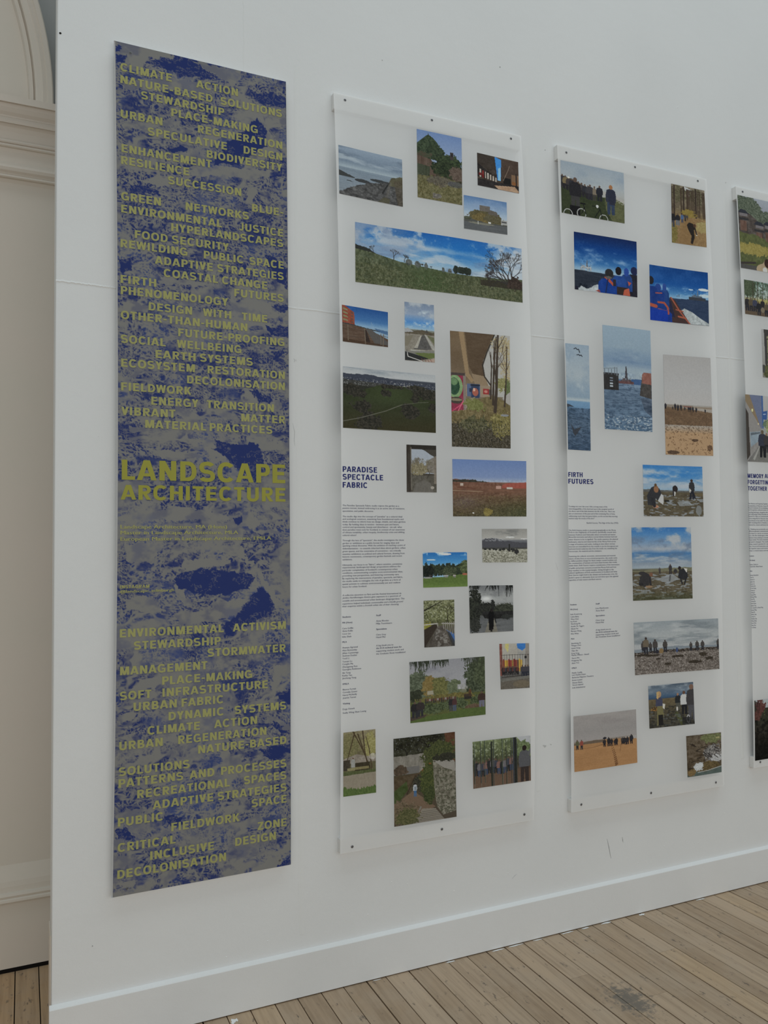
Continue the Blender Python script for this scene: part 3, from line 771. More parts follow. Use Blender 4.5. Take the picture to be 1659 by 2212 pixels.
HEAD={
1:[
 ('PARADISE','h',1.0021,1.1320,1.7605),
 ('SPECTACLE','h',1.0019,1.1548,1.7340),
 ('FABRIC','h',1.0018,1.0940,1.7061),
],2:[
 ('FIRTH','h',1.9656,2.0338,1.7688),
 ('FUTURES','h',1.9650,2.0853,1.7423),
],3:[
 ('MEMORY','h',2.9408,3.0387,1.7893),
 ('AND','h',3.0462,3.0986,1.7908),
 ('FORGETTING','h',2.9407,3.0824,1.7616),
 ('TOGETHER','h',2.9411,3.0589,1.7333),
]}

BDARK=[[(0.814,0.0554),(0.887,0.0737),(0.864,0.09),(0.719,0.1187),(0.544,0.1301),(0.614,0.1004),(0.756,0.0717)],[(0.208,0.0111),(0.341,0.0043),(0.476,0.0064),(0.573,0.0166),(0.49,0.0222),(0.341,0.0235),(0.208,0.0184)],[(0.002,0.0044),(0.047,0.0078),(0.015,0.0138),(0.002,0.0137)],[(0.005,0.0171),(0.059,0.0158),(0.063,0.0228),(0.009,0.0256)],[(0.779,0.0264),(0.903,0.0175),(1.003,0.0221),(1.003,0.0346),(0.866,0.0393)],[(0.327,-0.0009),(0.463,0.0011),(0.408,0.0083),(0.314,0.0086)],[(0.287,0.1183),(0.367,0.1106),(0.407,0.1178),(0.314,0.1216)],[(0.08,0.1711),(0.222,0.1716),(0.248,0.1764),(0.049,0.1836)],[(0.534,0.4697),(0.609,0.4762),(0.678,0.4858),(0.741,0.4824),(0.755,0.4735),(0.812,0.4759),(0.847,0.4963),(0.811,0.5223),(0.733,0.5117),(0.65,0.502),(0.581,0.4866)],[(0.844,0.3236),(1.009,0.32),(1.008,0.3352),(0.931,0.3368),(0.88,0.3318)],[(0.015,0.2632),(0.081,0.257),(0.081,0.274),(0.031,0.2782)],[(0.854,0.2329),(0.926,0.2338),(1.0,0.2501),(0.999,0.273),(0.896,0.2605)],[(0.888,0.2985),(0.932,0.2929),(1.013,0.2955),(0.969,0.3042)],[(0.031,0.3356),(0.056,0.3266),(0.082,0.3289),(0.075,0.3374)],[(0.756,0.4086),(0.892,0.4141),(0.878,0.4217),(0.778,0.4171)],[(0.901,0.357),(0.989,0.3523),(0.908,0.3689)],[(0.52,0.4826),(0.713,0.4766),(0.805,0.4758),(0.847,0.4932),(0.818,0.5096),(0.796,0.5274),(0.677,0.5061),(0.595,0.4921)],[(0.829,0.6503),(0.879,0.6667),(0.907,0.6815),(0.864,0.6899),(0.605,0.7145),(0.592,0.7016),(0.661,0.688),(0.744,0.67),(0.779,0.663)],[(0.656,0.5671),(0.704,0.5642),(0.711,0.5729),(0.669,0.5758)],[(0.307,0.6387),(0.405,0.6294),(0.71,0.6351),(0.794,0.6428),(0.744,0.657),(0.538,0.6613),(0.34,0.6529)],[(0.269,0.915),(0.352,0.9189),(0.358,0.93),(0.288,0.9291)],[(0.008,0.923),(0.063,0.9234),(0.118,0.9358),(0.075,0.9384),(0.014,0.9325)],[(0.896,0.8203),(0.996,0.837),(0.938,0.8386),(0.889,0.826)],[(0.918,0.786),(1.002,0.7816),(1.001,0.8021),(0.94,0.798)],[(0.934,0.9966),(0.999,0.9874),(0.998,1.0017),(0.905,1.0012)],[(0.817,0.856),(0.996,0.8486),(0.995,0.8602),(0.88,0.869)]]
BLIGHT=[[(0.005,-0.0008),(0.143,-0.0045),(0.341,0.0029),(0.195,0.0103),(0.111,0.032),(0.002,0.0173),(0.047,0.0049)],[(0.463,0.0011),(0.722,0.0017),(0.707,0.01),(0.671,0.0224),(0.587,0.0144),(0.497,0.0083)],[(0.764,0.0317),(0.8,0.0377),(0.851,0.0538),(0.901,0.0731),(0.93,0.0888),(0.901,0.0947),(0.857,0.075),(0.792,0.0564)],[(0.034,0.0487),(0.314,0.0293),(0.545,0.0315),(0.545,0.0375),(0.274,0.0444),(0.06,0.0575)],[(0.407,0.134),(0.741,0.1254),(0.915,0.1233),(0.791,0.1402),(0.613,0.1394),(0.407,0.1472)],[(0.112,0.1642),(0.314,0.1508),(0.314,0.1639),(0.196,0.1682)],[(0.755,0.1506),(0.812,0.1531),(0.783,0.1662),(0.747,0.169)],[(0.016,0.0996),(0.274,0.0854),(0.354,0.0862),(0.176,0.0984),(0.048,0.1053)],[(0.261,0.1049),(0.614,0.0884),(0.51,0.1077),(0.448,0.1058)],[(0.639,0.2793),(0.688,0.281),(0.681,0.3019),(0.639,0.3044)],[(0.809,0.2914),(0.888,0.297),(0.91,0.3101),(0.823,0.306)],[(0.242,0.2781),(0.542,0.2774),(0.474,0.2835),(0.235,0.2826)],[(0.019,0.3121),(0.183,0.3138),(0.171,0.3212),(0.031,0.3202)],[(0.261,0.3191),(0.474,0.3141),(0.681,0.3242),(0.542,0.3301),(0.314,0.3236)],[(0.34,0.3546),(0.508,0.3542),(0.528,0.3625),(0.34,0.3618)],[(0.051,0.3855),(0.34,0.3861),(0.314,0.3908),(0.051,0.3924)],[(0.314,0.4335),(0.473,0.4444),(0.609,0.4501),(0.446,0.449),(0.314,0.4434)],[(0.849,0.4191),(0.943,0.4194),(0.965,0.4386),(0.878,0.4277)],[(0.058,0.4576),(0.165,0.462),(0.159,0.4677),(0.052,0.466)],[(0.459,0.4761),(0.527,0.4726),(0.609,0.4922),(0.527,0.4928)],[(0.777,0.4674),(1.008,0.4712),(1.007,0.4802),(0.84,0.4801)],[(0.084,0.5649),(0.23,0.5592),(0.314,0.5534),(0.526,0.5601),(0.649,0.5671),(0.635,0.57),(0.472,0.5701),(0.23,0.5717),(0.072,0.5718)],[(0.704,0.5642),(0.775,0.5626),(0.817,0.5743),(0.76,0.5816),(0.704,0.5787)],[(0.035,0.5991),(0.21,0.5967),(0.236,0.6051),(0.204,0.6147),(0.204,0.6202),(0.172,0.6229),(0.053,0.6197)],[(0.366,0.618),(0.641,0.619),(0.648,0.6262),(0.405,0.6294),(0.353,0.6292)],[(0.492,0.6),(0.711,0.6033),(0.717,0.6164),(0.78,0.6239),(0.759,0.6281),(0.703,0.6163),(0.593,0.6102)],[(0.78,0.6297),(0.822,0.6342),(0.886,0.6565),(0.958,0.6776),(0.914,0.6816),(0.879,0.6638),(0.822,0.6459)],[(0.023,0.663),(0.147,0.6557),(0.262,0.6787),(0.198,0.6795),(0.054,0.6741)],[(0.313,0.6819),(0.471,0.6806),(0.744,0.6642),(0.675,0.6838),(0.572,0.6928),(0.339,0.6961)],[(0.353,0.6418),(0.372,0.6629),(0.431,0.6732),(0.366,0.674),(0.314,0.6485)],[(0.146,0.4858),(0.275,0.5002),(0.446,0.4947),(0.608,0.4993),(0.513,0.4927),(0.353,0.4883)],[(0.57,0.8529),(0.631,0.8487),(0.644,0.8617),(0.706,0.8632),(0.644,0.8674)],[(0.776,0.815),(0.896,0.816),(0.996,0.8282),(0.996,0.8384),(0.91,0.838),(0.882,0.8229)],[(0.014,0.904),(0.149,0.9054),(0.288,0.9074),(0.262,0.9121),(0.014,0.9073)],[(0.522,0.9544),(0.555,0.9334),(0.63,0.9161),(0.691,0.9151),(0.602,0.9362)],[(0.766,0.978),(0.913,0.9787),(0.992,0.9685),(0.991,0.9857),(0.807,0.9836)],[(0.026,0.8745),(0.212,0.8768),(0.365,0.8741),(0.262,0.8809),(0.026,0.8785)],[(0.483,0.8258),(0.523,0.8183),(0.55,0.8385),(0.577,0.8531),(0.536,0.8465)],[(0.021,0.9525),(0.106,0.958),(0.051,0.9707),(0.027,0.9645)],[(0.123,0.7558),(0.224,0.7533),(0.262,0.7608),(0.211,0.7695),(0.074,0.7685)],[(0.912,0.754),(0.955,0.7546),(0.933,0.7761),(0.897,0.7943),(0.883,0.7796)],[(0.015,0.9838),(0.125,0.9839),(0.107,0.9912),(0.015,0.9865)],[(0.746,0.9364),(0.837,0.9321),(0.829,0.956),(0.773,0.9443)],[(0.013,0.7956),(0.117,0.7949),(0.105,0.8028),(0.019,0.8037)]]

# ------------------------------------------------------------------ the printed photographs (ink laid on a fine grid)
class Pic:
    def __init__(s, w, h, seed):
        s.w, s.h = w, h; s.asp = w / h; s.r = np.random.RandomState(seed); s.rg = random.Random(seed)
        s.A = np.zeros((h, w, 3)); s.U, s.V = np.meshgrid(np.linspace(0, 1, w), np.linspace(0, 1, h))
    def n(s, sx, sy, o=4, rough=0.55):
        """fractal noise 0..1, sx by sy cells over the picture"""
        out = np.zeros((s.h, s.w)); amp = 1.0; tot = 0
        for k in range(o):
            a, b = max(1.0, sx * 2**k), max(1.0, sy * 2**k)
            L = s.r.rand(int(b) + 3, int(a) + 3)
            fx = s.U * a; fy = s.V * b
            ix = fx.astype(int); iy = fy.astype(int); tx = fx - ix; ty = fy - iy
            tx = tx*tx*(3 - 2*tx); ty = ty*ty*(3 - 2*ty)
            q = (L[iy, ix]*(1-tx) + L[iy, ix+1]*tx)*(1-ty) + (L[iy+1, ix]*(1-tx) + L[iy+1, ix+1]*tx)*ty
            out += q * amp; tot += amp; amp *= rough
        return out / tot
    def g(s, *st):
        v = [a for a, c in st]
        for i in range(3): s.A[..., i] = np.interp(s.V, v, [c[i] for a, c in st])
        return s
    def ov(s, m, c, a=1.0):
        m = (np.asarray(m, float) * a)[..., None]
        s.A = s.A * (1-m) + np.asarray(c, float) * m; return s
    def tex(s, m, amp, sx, sy, o=3, tint=(1, 1, 1)):
        k = (s.n(sx, sy, o, 0.7) - 0.5) * 2 * amp
        s.A = np.clip(s.A + (np.asarray(m, float) * k)[..., None] * np.asarray(tint), 2, 250); return s
    def poly(s, *P):
        m = np.zeros((s.h, s.w), bool); n = len(P)
        for i in range(n):
            x0, y0 = P[i]; x1, y1 = P[(i+1) % n]
            if y0 == y1: continue
            c = ((s.V < y0) != (s.V < y1)) & (s.U < (x1-x0)*(s.V-y0)/(y1-y0) + x0)
            m ^= c
        return m
    def under(s, *P): return s.V > np.interp(s.U, [p[0] for p in P], [p[1] for p in P])
    def rough(s, amp, sx, *P):
        e = np.interp(s.U, [p[0] for p in P], [p[1] for p in P])
        return s.V > e + (s.n(sx, 1, 3)[0:1, :] - 0.5) * 2 * amp
    def ell(s, cu, cv, ru, rv): return ((s.U-cu)/ru)**2 + ((s.V-cv)/rv)**2 < 1
    def rect(s, a, b, c, d): return (s.U >= a) & (s.U <= c) & (s.V >= b) & (s.V <= d)
    def ln(s, P, w, w1=None):
        """polyline mask, width in picture heights"""
        m = np.zeros((s.h, s.w)); x, y = s.U * s.asp, s.V; px = 0.6 / s.h
        for i in range(len(P)-1):
            ax, ay = P[i][0]*s.asp, P[i][1]; bx, by = P[i+1][0]*s.asp, P[i+1][1]
            dx, dy = bx-ax, by-ay; L = dx*dx + dy*dy + 1e-12
            t = np.clip(((x-ax)*dx + (y-ay)*dy)/L, 0, 1)
            ww = w if w1 is None else w + (w1-w)*(i + t)/(len(P)-1)
            m = np.maximum(m, np.clip((ww/2 - np.hypot(x-ax-t*dx, y-ay-t*dy))/px + 0.5, 0, 1))
        return m
    def cloud(s, v0, v1, c, th, sx, sy, soft=0.2, a=0.9):
        k = np.clip((s.n(sx, sy, 5, 0.6) - th)/soft, 0, 1)
        win = np.clip((s.V-v0)/0.06, 0, 1) * np.clip((v1-s.V)/0.08, 0, 1)
        return s.ov(k*win, c, a)
    def blob(s, cu, cv, ru, rv, c, c2=None, f=9, edge=0.75):
        d = np.sqrt(((s.U-cu)/ru)**2 + ((s.V-cv)/rv)**2)
        k = s.n(f, f/s.asp, 4, 0.75)
        m = d + (k-0.5)*edge*2 < 1
        c = np.asarray(c, float); c2 = np.asarray(c2 if c2 is not None else c*1.35, float)
        t = np.clip((s.n(f*2.5, f*2.5/s.asp, 3, 0.8)-0.3)/0.4, 0, 1)[..., None]
        q = m[..., None]
        s.A = np.where(q, c*(1-t) + c2*t, s.A); return s
    def tree(s, u, v, h, c, seed=0, dep=6, ang=0.0, w=None, spread=0.5, a=0.9):
        rg = random.Random(seed); w = w or h*0.06
        def go(x, y, L, an, w, d):
            x1 = x + L*math.sin(an)/s.asp; y1 = y - L*math.cos(an)
            s.ov(s.ln([(x, y), (x1, y1)], max(w, 0.7/s.h)), c, a if d > 2 else a*0.75)
            if d <= 0: return
            for k in range(2 if rg.random() < 0.75 else 3):
                go(x1, y1, L*rg.uniform(.62, .85), an + rg.uniform(-spread, spread)*1.3, w*0.62, d-1)
        go(u, v, h*0.28, ang, w, dep); return s
    def man(s, u, v, h, c, leg=None, head=(88, 70, 60), wide=1.0, sit=False):
        """a small standing figure: feet at v, height h"""
        leg = leg or tuple(x*0.75 for x in c); k = h*0.15*wide/s.asp
        if not sit:
            s.ov(s.poly((u-k*.75, v), (u-k*.8, v-h*.5), (u+k*.8, v-h*.5), (u+k*.8, v), (u+k*.15, v), (u, v-h*.38), (u-k*.2, v)), leg)
        b = v - h*(.42 if not sit else .12)
        s.ov(s.poly((u-k*1.05, b), (u-k*1.15, v-h*.62), (u-k*.9, v-h*.82), (u-k*.3, v-h*.87), (u+k*.3, v-h*.87), (u+k*.9, v-h*.82), (u+k*1.15, v-h*.62), (u+k*1.05, b)), c)
        s.ov(s.ell(u, v-h*.93, h*.062/s.asp, h*.075), head); return s
    def speck(s, m, c, th, sx, sy, a=0.8, o=2):
        return s.ov((s.n(sx*1.7, sy*1.7, o, .7) > th) & np.asarray(m, bool), c, a*.85)
    def done(s):
        """muted by the print, with a little grain"""
        a = s.A*(0.88 + 0.12*np.clip(s.A/150, 0, 1)); g = a.mean(2, keepdims=True)
        r, gr, b = a[..., :1], a[..., 1:2], a[..., 2:]
        k = 0.84 - 0.14*np.clip((gr-r)/12 + .5, 0, 1); k = k + (1.04-k)*np.clip((b-np.maximum(r, gr))/25, 0, 1)
        return np.clip(g + (a-g)*k + (s.n(s.w/2.2, s.h/2.2, 2)[..., None]-.5)*10, 3, 245)
    def ones(s): return np.ones((s.h, s.w))

def p1(p):
    p.g((0, (122, 134, 148)), (.28, (100, 113, 128)), (.42, (136, 148, 156)), (.435, (108, 120, 132)), (1, (112, 120, 128)))
    p.cloud(-.1, .42, (88, 100, 114), .48, 2, 7, .25); p.cloud(-.1, .36, (150, 160, 168), .56, 2, 9, .2, .7)
    p.tex(p.under((0, .44), (1, .44)), 9, 5, 60)
    p.ov(p.rough(.01, 30, (0, .5), (.12, .55), (.24, .60), (.25, .62), (.26, 2)) & p.under((0, 0), (1, 0)) & (p.V < .62) & (p.U < .24), (58, 60, 60))
    for a in ((.36, .64, .12, .035), (.47, .655, .07, .025), (.62, .57, .14, .03), (.72, .58, .1, .035), (.15, .69, .04, .008), (.2, .7, .02, .006)): p.ov(p.ell(*a), (56, 58, 60))
    m = p.rough(.03, 40, (0, .96), (.12, .86), (.3, .74), (.42, .67), (.6, .61), (.8, .56), (1, .5)); p.ov(m, (74, 73, 73)); p.tex(m, 34, 22, 26)
    h = p.rough(.012, 20, (0, 1), (.78, .55), (.82, .45), (.9, .42), (1, .38)) & (p.U > .78); p.ov(h & (p.V < .62), (84, 80, 62)); p.tex(h, 14, 20, 20)
    p.ov(p.poly((.86, .5), (1, .46), (1, 1), (.92, 1)), (76, 68, 56), .7); p.tex(m, 16, 50, 50)
    p.ov(p.ln([(.68, .8), (.74, .66), (.79, .56)], .03), (44, 44, 44)); p.ov(p.ln([(.8, .55), (.76, .78), (.72, .95)], .05), (92, 88, 82), .5); p.ov(p.poly((.6, 1), (.7, .88), (.8, .9), (.78, 1)), (78, 74, 52), .7)
def p2(p):
    p.g((0, (98, 116, 148)), (.4, (124, 136, 158)), (1, (96, 84, 56)))
    gab = p.poly((.0, .2), (.06, .16), (.24, .05), (.245, .02), (.26, .05), (.36, .09), (.46, .16), (.56, .3), (.62, .4), (.0, .42)); p.ov(gab, (52, 66, 44)); p.tex(gab, 20, 30, 34); p.speck(gab, (36, 46, 34), .56, 20, 24, .7); p.speck(gab, (74, 88, 60), .6, 26, 30, .6)
    p.blob(.4, .3, .2, .12, (34, 44, 32), (60, 74, 48), 12, .5); p.blob(.14, .36, .16, .05, (74, 62, 52), (64, 72, 50), 14, .6); p.blob(.68, .36, .12, .05, (52, 58, 46), (78, 84, 66), 16, .7)
    p.blob(.72, .4, .3, .1, (36, 48, 30), (66, 80, 48), 10, .6)
    p.ov(p.rect(.73, .25, .81, .36), (62, 56, 56)); p.ov(p.rect(.755, .27, .785, .31), (36, 34, 36))
    p.ov(p.rough(.015, 14, (0, .38), (.3, .42), (.4, .5), (1, .45)), (62, 58, 44)); p.ov(p.poly((0, .38), (.3, .41), (.42, .52), (.4, .66), (0, .7)), (84, 68, 58)); p.tex(p.poly((0, .38), (.3, .41), (.42, .52), (.4, .66), (0, .7)), 16, 30, 8)
    p.ov(p.poly((0, .5), (.28, .52), (.27, .66), (0, .68)), (60, 66, 48)); p.tex(p.rect(0, .5, .28, .68), 14, 26, 3)
    p.blob(.66, .52, .34, .12, (30, 38, 26), (58, 70, 42), 12, .6); p.blob(.88, .56, .18, .1, (76, 62, 54), (98, 84, 74), 16, .4)
    p.ov(p.rough(.03, 20, (0, .68), (.5, .64), (1, .7)), (92, 88, 58)); p.tex(p.V > .64, 26, 26, 34); p.blob(.5, .72, .3, .07, (72, 66, 58), (94, 88, 74), 12); p.ov(p.ell(.85, .72, .18, .045), (72, 72, 78), .7); p.blob(.4, .93, .1, .04, (84, 80, 76))
    p.tex(p.V > .7, 22, 44, 60); p.speck(p.V > .75, (132, 118, 82), .66, 50, 60, .6)
def p3(p):
    p.g((0, (84, 68, 56)), (1, (60, 50, 42)))
    p.ov(p.poly((0, 0), (.42, 0), (.5, .7), (.2, .52), (0, .3)), (58, 50, 44)); p.ov(p.poly((.42, 0), (.58, .06), (.56, .72), (.48, .72)), (62, 118, 172)); p.ov(p.poly((.5, .35), (.56, .3), (.56, .72), (.49, .72)), (120, 158, 190))
    p.ov(p.poly((.58, .05), (1, .0), (1, .5), (.8, .55), (.56, .72)), (70, 56, 48)); p.ov(p.poly((0, .3), (.46, .68), (.46, .78), (0, .72)), (38, 34, 32))
    for k in range(7): p.ov(p.rect(.05 + k*.062, .48 + k*.028, .085 + k*.062, .72 + k*.01), (152, 142, 132) if k != 1 else (120, 40, 36))
    p.tex(p.rect(0, .42, .5, .82), 22, 16, 12); p.ov(p.rect(.62, .6, .8, .78), (30, 28, 28)); p.ov(p.rect(.82, .45, 1, .86), (112, 86, 64)); p.ov(p.rect(.92, .4, .96, .9), (50, 40, 36)); p.ov(p.ell(.88, .72, .05, .06), (120, 78, 44))
    p.ov(p.V > .78, (44, 40, 40)); p.ov(p.poly((.4, .9), (.9, .82), (1, .95), (1, 1), (.5, 1)), (150, 122, 98)); p.tex(p.V > .78, 16, 12, 20); p.tex(p.V < .5, 8, 10, 10)
    p.ov(p.ln([(.62, .7), (.74, .35), (.78, .2)], .012), (130, 112, 96)); p.ov(p.rect(.03, .6, .1, .68), (96, 34, 34))
def p4(p):
    p.g((0, (84, 108, 140)), (.5, (142, 156, 172)), (.62, (150, 158, 166))); p.cloud(0, .5, (120, 136, 158), .45, 3, 4, .3)
    p.blob(.5, .6, .4, .24, (72, 66, 44), (100, 92, 62), 14, .22); p.ov(p.rect(.36, .22, .6, .4), (96, 90, 84)); p.ov(p.poly((.58, .32), (.76, .36), (.8, .5), (.55, .46)), (88, 82, 76)); p.tex(p.rect(.34, .2, .8, .5), 12, 30, 20)
    p.blob(.42, .62, .24, .15, (84, 72, 42), (112, 98, 60), 18, .4); p.blob(.66, .6, .2, .13, (74, 68, 48), (94, 88, 66), 18, .3); p.ov(p.rough(.01, 20, (0, .7), (.1, .66), (.5, .74), (1, .72)) , (76, 76, 72)); p.blob(.08, .66, .1, .05, (60, 62, 50)); p.ov(p.rect(.86, .58, 1, .72), (142, 140, 136)); p.ov(p.rect(.87, .62, .99, .66), (70, 70, 72))
    p.ov(p.under((0, .78), (1, .76)), (82, 84, 86)); p.tex(p.V > .76, 7, 4, 30); p.ov(p.ell(.4, .78, .3, .03), (110, 108, 96)); p.ov(p.ln([(.32, .8), (.32, .72)], .02), (170, 170, 165)); p.ov(p.rect(.56, .7, .62, .74), (180, 180, 178))
def p5(p):
    p.g((0, (36, 84, 140)), (.3, (62, 112, 158)), (.55, (128, 152, 172)), (.62, (142, 160, 172)))
    p.cloud(-.1, .34, (150, 160, 172), .46, 11, 5, .14, .9); p.ov(np.clip((.34-p.U)/.3, 0, 1)*(p.V < .5)*np.clip((p.n(7, 5)-.36)*3, 0, .75), (132, 140, 154)); p.ov(np.clip((.4-p.U)/.3, 0, 1)*(p.V < .45)*np.clip((p.n(9, 8)-.52)*4, 0, .6), (88, 104, 130)); p.ov(np.clip((p.U-.8)/.2, 0, 1)*(p.V < .6)*np.clip((p.n(9, 6)-.4)*3, 0, .7), (160, 166, 176)); p.cloud(.2, .66, (158, 168, 178), .44, 6, 9, .2, .9); p.cloud(.3, .7, (96, 112, 136), .56, 5, 8, .12, .6)
    m = np.exp(-((p.U-.62)/.16)**2 - ((p.V-.18)/.2)**2); p.ov(m, (34, 96, 154), .7); m = np.exp(-((p.U-.9)/.12)**2 - ((p.V-.3)/.25)**2); p.ov(m*(p.n(8, 6) > .42), (168, 174, 182), .8); p.ov(np.exp(-((p.U-.25)/.14)**2 - ((p.V-.3)/.12)**2), (140, 148, 162), .7)
    hz = [(0, .44), (.1, .47), (.25, .56), (.4, .6), (.55, .64), (.7, .64), (.85, .62), (1, .58)]
    p.ov(p.under(*hz), (76, 84, 58)); p.ov(p.rough(.03, 60, (0, .36), (.06, .4), (.13, .5), (.14, 2), (1, 2)) & ~p.under(*hz), (46, 48, 44))
    for u, r in ((.3, .02), (.35, .016), (.4, .01), (.5, .008), (.54, .012)): p.blob(u, np.interp(u, [.25, .55], [.54, .62]), r, .05, (70, 74, 70), (92, 98, 96), 40)
    for u, r, h in ((.575, .015, .07), (.61, .03, .06), (.645, .028, .07)): p.blob(u, .57, r, h, (34, 42, 36), (52, 60, 50), 40, .3)
    p.ov(p.poly((.7, .63), (.85, .67), (1, .62), (1, .8), (.84, .78)), (58, 58, 44)); p.ov(p.under((0, .66), (1, .64)), (76, 82, 54))
    for i, (u, v, h) in enumerate(((.1, .47, .13), (.215, .55, .24), (.275, .56, .15), (.38, .6, .06), (.43, .61, .05))): p.tree(u, v, h, (52, 50, 48), i+3, 5, 0, h*.07, .55, .8)
    p.tex(p.under(*hz), 18, 70, 30, 3, (1, .9, .5)); p.tex(p.under(*hz), 22, 110, 24, 2); p.ov(np.exp(-((p.U-.42)/.14)**2 - ((p.V-.85)/.25)**2)*p.under(*hz), (62, 84, 44), .75); p.speck(p.under((0, .52), (.3, .75), (.5, .72), (1, .72)), (112, 110, 82), .60, 120, 30, .55); p.speck(p.under((0, .5), (.3, .7), (1, .7)), (58, 62, 36), .64, 90, 26, .6)
    p.ov(p.rough(.02, 40, (0, 2), (.72, 2), (.73, .68), (.85, .66), (.92, .72), (1, .66)) & (p.V < .78), (50, 44, 38), .8)
    for i, (a, h, l) in enumerate(((-.9, .5, 6), (-.55, .66, 7), (-.15, .6, 7), (.35, .5, 6), (-1.15, .42, 6))): p.tree(.915, .72, h, (52, 48, 48), 20+i, l, a, .026, .48, .85)
    p.blob(.955, .66, .05, .11, (48, 38, 34), (70, 58, 50), 40)
def p6(p):
    p.g((0, (40, 74, 122)), (.35, (66, 102, 142)), (.5, (116, 142, 166)), (.56, (120, 140, 158)))
    p.ov(p.poly((.7, .52), (1, .56), (1, .66), (.75, .6)), (72, 96, 124)); p.ov(p.poly((0, 0), (.06, .0), (.16, .08), (.26, .16), (.27, .5), (0, .48)), (128, 66, 50)); p.tex(p.rect(0, 0, .27, .5), 14, 20, 14)
    for k in range(4): p.ov(p.poly((.02, .06+k*.1), (.12, .1+k*.095), (.12, .14+k*.095), (.02, .11+k*.1)), (120, 116, 84))
    for k in range(4): p.ov(p.rect(.19, .16+k*.085, .23, .2+k*.085), (92, 70, 64))
    p.ov(p.rough(.012, 30, (0, .47), (.27, .5), (.5, .54), (.7, .56), (1, .62)) & (p.V < .6), (54, 58, 58)); p.ov(p.ln([(.63, .54), (.63, .36)], .01), (120, 140, 160)); p.ov(p.ln([(.66, .54), (.66, .4)], .01), (120, 140, 160))
    m = p.under((0, .5), (.35, .53), (.6, .58), (1, .78)); p.ov(m, (88, 70, 58)); p.tex(m, 14, 8, 34); p.ov(p.poly((.5, .56), (.62, .56), (1, .86), (1, 1), (.72, .98)), (82, 78, 76)); p.ov(p.poly((.46, .6), (.52, .6), (.62, .98), (.5, .98)), (46, 38, 36), .8); p.ov(p.under((0, .9), (.6, .93), (1, .96)), (72, 54, 42))
    for a in ([(.12, .53), (.12, .94)], [(.48, .57), (.5, .98)], [(.84, .66), (.84, .96)], [(.9, .66), (.89, .99)]): p.ov(p.ln(a, .025), (104, 92, 78))
    for a in ([(.12, .6), (.48, .63)], [(.12, .82), (.48, .84)], [(.84, .7), (1, .72)], [(.5, .96), (.88, .97)]): p.ov(p.ln(a, .012), (74, 62, 54))
def p7(p):
    p.g((0, (106, 118, 136)), (.2, (126, 138, 156)), (.34, (78, 120, 166)), (.45, (132, 154, 172)), (.47, (110, 112, 100))); p.cloud(-.1, .3, (152, 158, 166), .42, 3, 5, .2); p.cloud(.1, .45, (160, 172, 182), .55, 3, 8, .15)
    p.ov(p.rough(.015, 14, (0, .46), (.3, .48), (.6, .46), (1, .49)), (84, 76, 62)); p.ov(p.poly((0, .46), (.1, .44), (.3, .5), (0, .52)), (140, 140, 142)); p.ov(p.poly((.68, .5), (.74, .44), (.8, .5)), (74, 70, 66))
    p.ov(p.V > .54, (120, 114, 104)); p.ov(p.poly((.28, .8), (.6, .54), (.66, .54), (.9, .78), (.7, .8)), (82, 80, 78)); p.ov(p.poly((.66, .53), (.72, .54), (1, .74), (1, .8), (.92, .78)), (140, 138, 132)); p.ov(p.poly((.74, .54), (1, .58), (1, .7)), (96, 98, 70)); p.ov(p.poly((.3, .78), (.52, .56), (.56, .56), (.42, .78)), (146, 142, 132))
    p.tex(p.V > .5, 14, 20, 40); p.ov(p.poly((0, .6), (.3, .55), (.1, .75), (0, .76)), (112, 106, 92)); p.ov(p.ln([(.2, .82), (1, .82)], .02), (150, 148, 140)); p.ov(p.poly((0, .84), (1, .8), (1, .92), (.4, 1), (0, 1)), (112, 110, 104)); p.ov(p.poly((.3, .86), (1, .84), (1, .92), (.7, .96)), (92, 104, 52))
    p.ov(p.poly((0, .85), (.3, .88), (.8, .94), (.4, 1), (0, 1)), (44, 46, 46)); p.ov(p.poly((.6, 1), (1, .93), (1, 1)), (150, 130, 118)); p.ov(p.ln([(.06, .84), (.1, .93), (.6, 1)], .012), (176, 172, 168)); p.ov(p.ln([(.06, .82), (.06, .98)], .008), (60, 60, 60))
    for k in range(4): p.ov(p.ln([(.6+k*.1, 1), (.55+k*.1, .95)], .008), (110, 66, 60))
